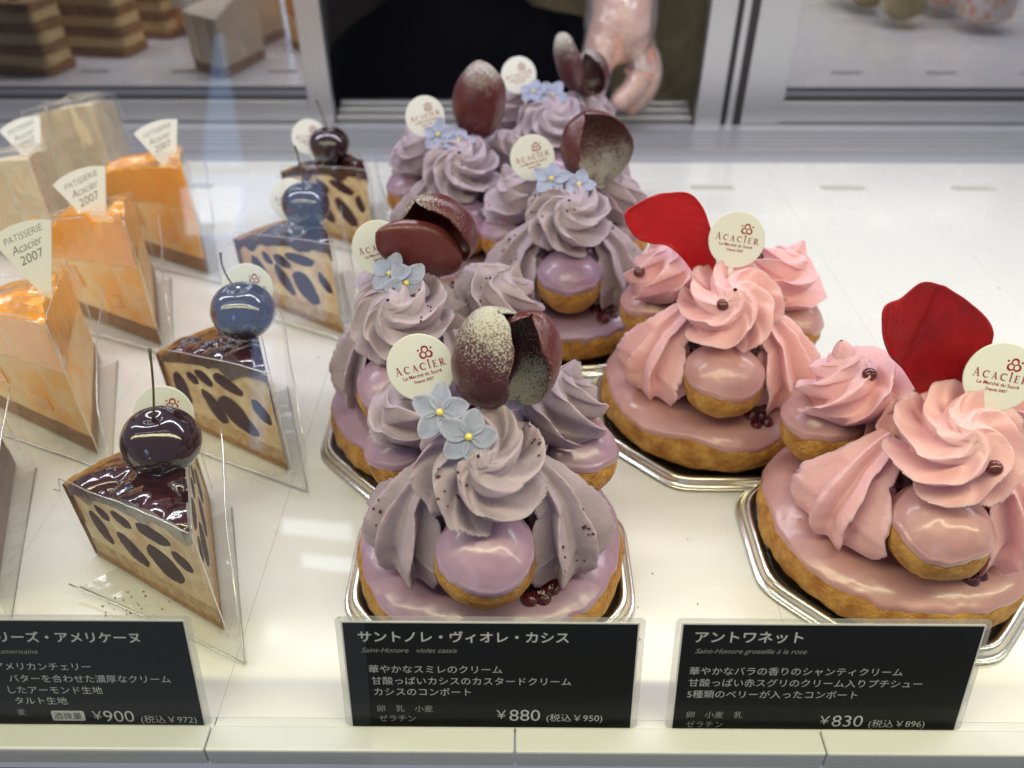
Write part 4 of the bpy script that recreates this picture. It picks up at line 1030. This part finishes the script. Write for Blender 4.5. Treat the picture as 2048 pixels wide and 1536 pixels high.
# ------------------------------------------------------------------ front glass over the left of the case, and the shop window it reflects
GL = film_mat('front_glass_material', fres=.12, tint=(.985, .99, .985), amount=.036, haze=0.0, rough=.012, bump=0)
gy0, lean = 11.98, radians(20)
def on_pane(px, py):
    d = _F + _R * ((px - 1024) / FPX) + _D * ((py - 768) / FPX); n = Vector((0, -cos(lean), sin(lean))); p0 = Vector((0, gy0, 0))
    return Vector((0, 0, CAM_H)) + d * ((p0 - Vector((0, 0, CAM_H))).dot(n) / d.dot(n))
xe = on_pane(694, 700).x
fg = thing('front_glass', (xe, gy0, -.4), 0, 'leaning front glass pane over the left of the case, mirroring a blue window', 'glass pane')
V, Fc = [], []
box(V, Fc, -62, 0, -.0, .02, 0, 42)
o = mesh('pane', V[:], [Fc[2]], GL, fg, False, rot=(-lean, 0, 0))
def behind(px, py, D):
    """where a thing D cm behind the customer must stand for the pane to show it at this spot"""
    p = on_pane(px, py); d = (p - Vector((0, 0, CAM_H))).normalized(); n = Vector((0, -cos(lean), sin(lean)))
    r = d - 2 * d.dot(n) * n; return p + r * ((-D - p.y) / r.y)
DAY = mat('daylight_pane', (.3, .5, .8), emis=((.36, .60, 1.0), 2.5)); PALE_GLOW = mat('pale_reflection_glow', (.7, .8, .9), emis=((.72, .85, 1.0), 4.6))  # the pale one glows only to make white reflections
P_ = {k: behind(*k, 260) for k in [(425, 62), (440, 62), (482, 330), (398, 330), (372, 345), (556, 345), (556, 660), (430, 660), (568, 345), (640, 345), (650, 640), (568, 640), (360, 375), (480, 375), (470, 470), (372, 470), (560, 1040), (700, 1050), (700, 1085), (560, 1070), (600, 1110), (700, 1120), (700, 1150), (600, 1135), (495, 900), (520, 900), (500, 680), (540, 680)]}
zb = min(p.z for p in P_.values()) - 5; xm = sum(p.x for p in P_.values()) / len(P_)
sw = thing('shop_window', (xm, -262, zb), 0, 'tall daylight window of the shop, mirrored blue in the front glass', 'window')  # built of glowing panels shaped and placed for their reflections in the glass
def pane(name, keys, m, dy=0.0):
    pts = [(P_[k].x - xm, P_[k].z - zb) for k in keys]; n = len(pts)
    V = [(x, dy, z) for x, z in pts] + [(x, dy - 1, z) for x, z in pts]
    Fc = [tuple(range(n)), tuple(range(n, 2 * n))[::-1]] + [(i, (i + 1) % n, (i + 1) % n + n, i + n) for i in range(n)]
    mesh(name, V, Fc, m, sw, False)
pane('tapered_glow', [(425, 62), (440, 62), (482, 330), (398, 330)], DAY)  # tapered shape made up to give the pointed blue reflection
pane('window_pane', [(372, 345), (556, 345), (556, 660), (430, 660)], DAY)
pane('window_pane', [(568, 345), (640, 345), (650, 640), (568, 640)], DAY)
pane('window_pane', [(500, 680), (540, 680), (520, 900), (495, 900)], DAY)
pane('white_patch_glow', [(360, 375), (480, 375), (470, 470), (372, 470)], PALE_GLOW, 2.0)  # glowing panel added to put a white patch into the reflection
pane('streak_glow', [(560, 1040), (700, 1050), (700, 1085), (560, 1070)], PALE_GLOW)  # added glowing strips, here and next, that make white streaks in the glass
pane('streak_glow', [(600, 1110), (700, 1120), (700, 1150), (600, 1135)], PALE_GLOW)

# ------------------------------------------------------------------ a few pastry crumbs dropped on the shelf
rnd = random.Random(5); V, Fc = [], []
for cx, cy, n_, sp in ((-13.6, 17.4, 26, .5), (5.2, 17.0, 8, 1.2), (-5.8, 17.5, 10, .8), (3.6, 24.6, 8, 1.4), (15, 27, 7, 1.6), (-7.5, 33, 6, 1.2), (9, 20.5, 6, 1.2), (20, 40, 5, 4)):
    for k in range(n_):
        x, y = cx + rnd.gauss(0, sp), cy + rnd.gauss(0, sp * .6); q = rnd.uniform(.02, .06); b = len(V)
        for d in ((1, 0, 0), (-1, .3, 0), (0, 1, .2), (0, -1, 0), (0, 0, 1), (.2, 0, -.2)): V.append((x + d[0] * q * rnd.uniform(.6, 1.2), y + d[1] * q, .02 + max(0, d[2]) * q))
        Fc += [tuple(b + i for i in f) for f in ((0, 2, 4), (2, 1, 4), (1, 3, 4), (3, 0, 4), (2, 0, 5), (1, 2, 5), (3, 1, 5), (0, 3, 5))]
tag(mesh('crumbs', V, Fc, TART, None, False), 'tiny golden pastry crumbs scattered on the white shelf', None, None, 'stuff')
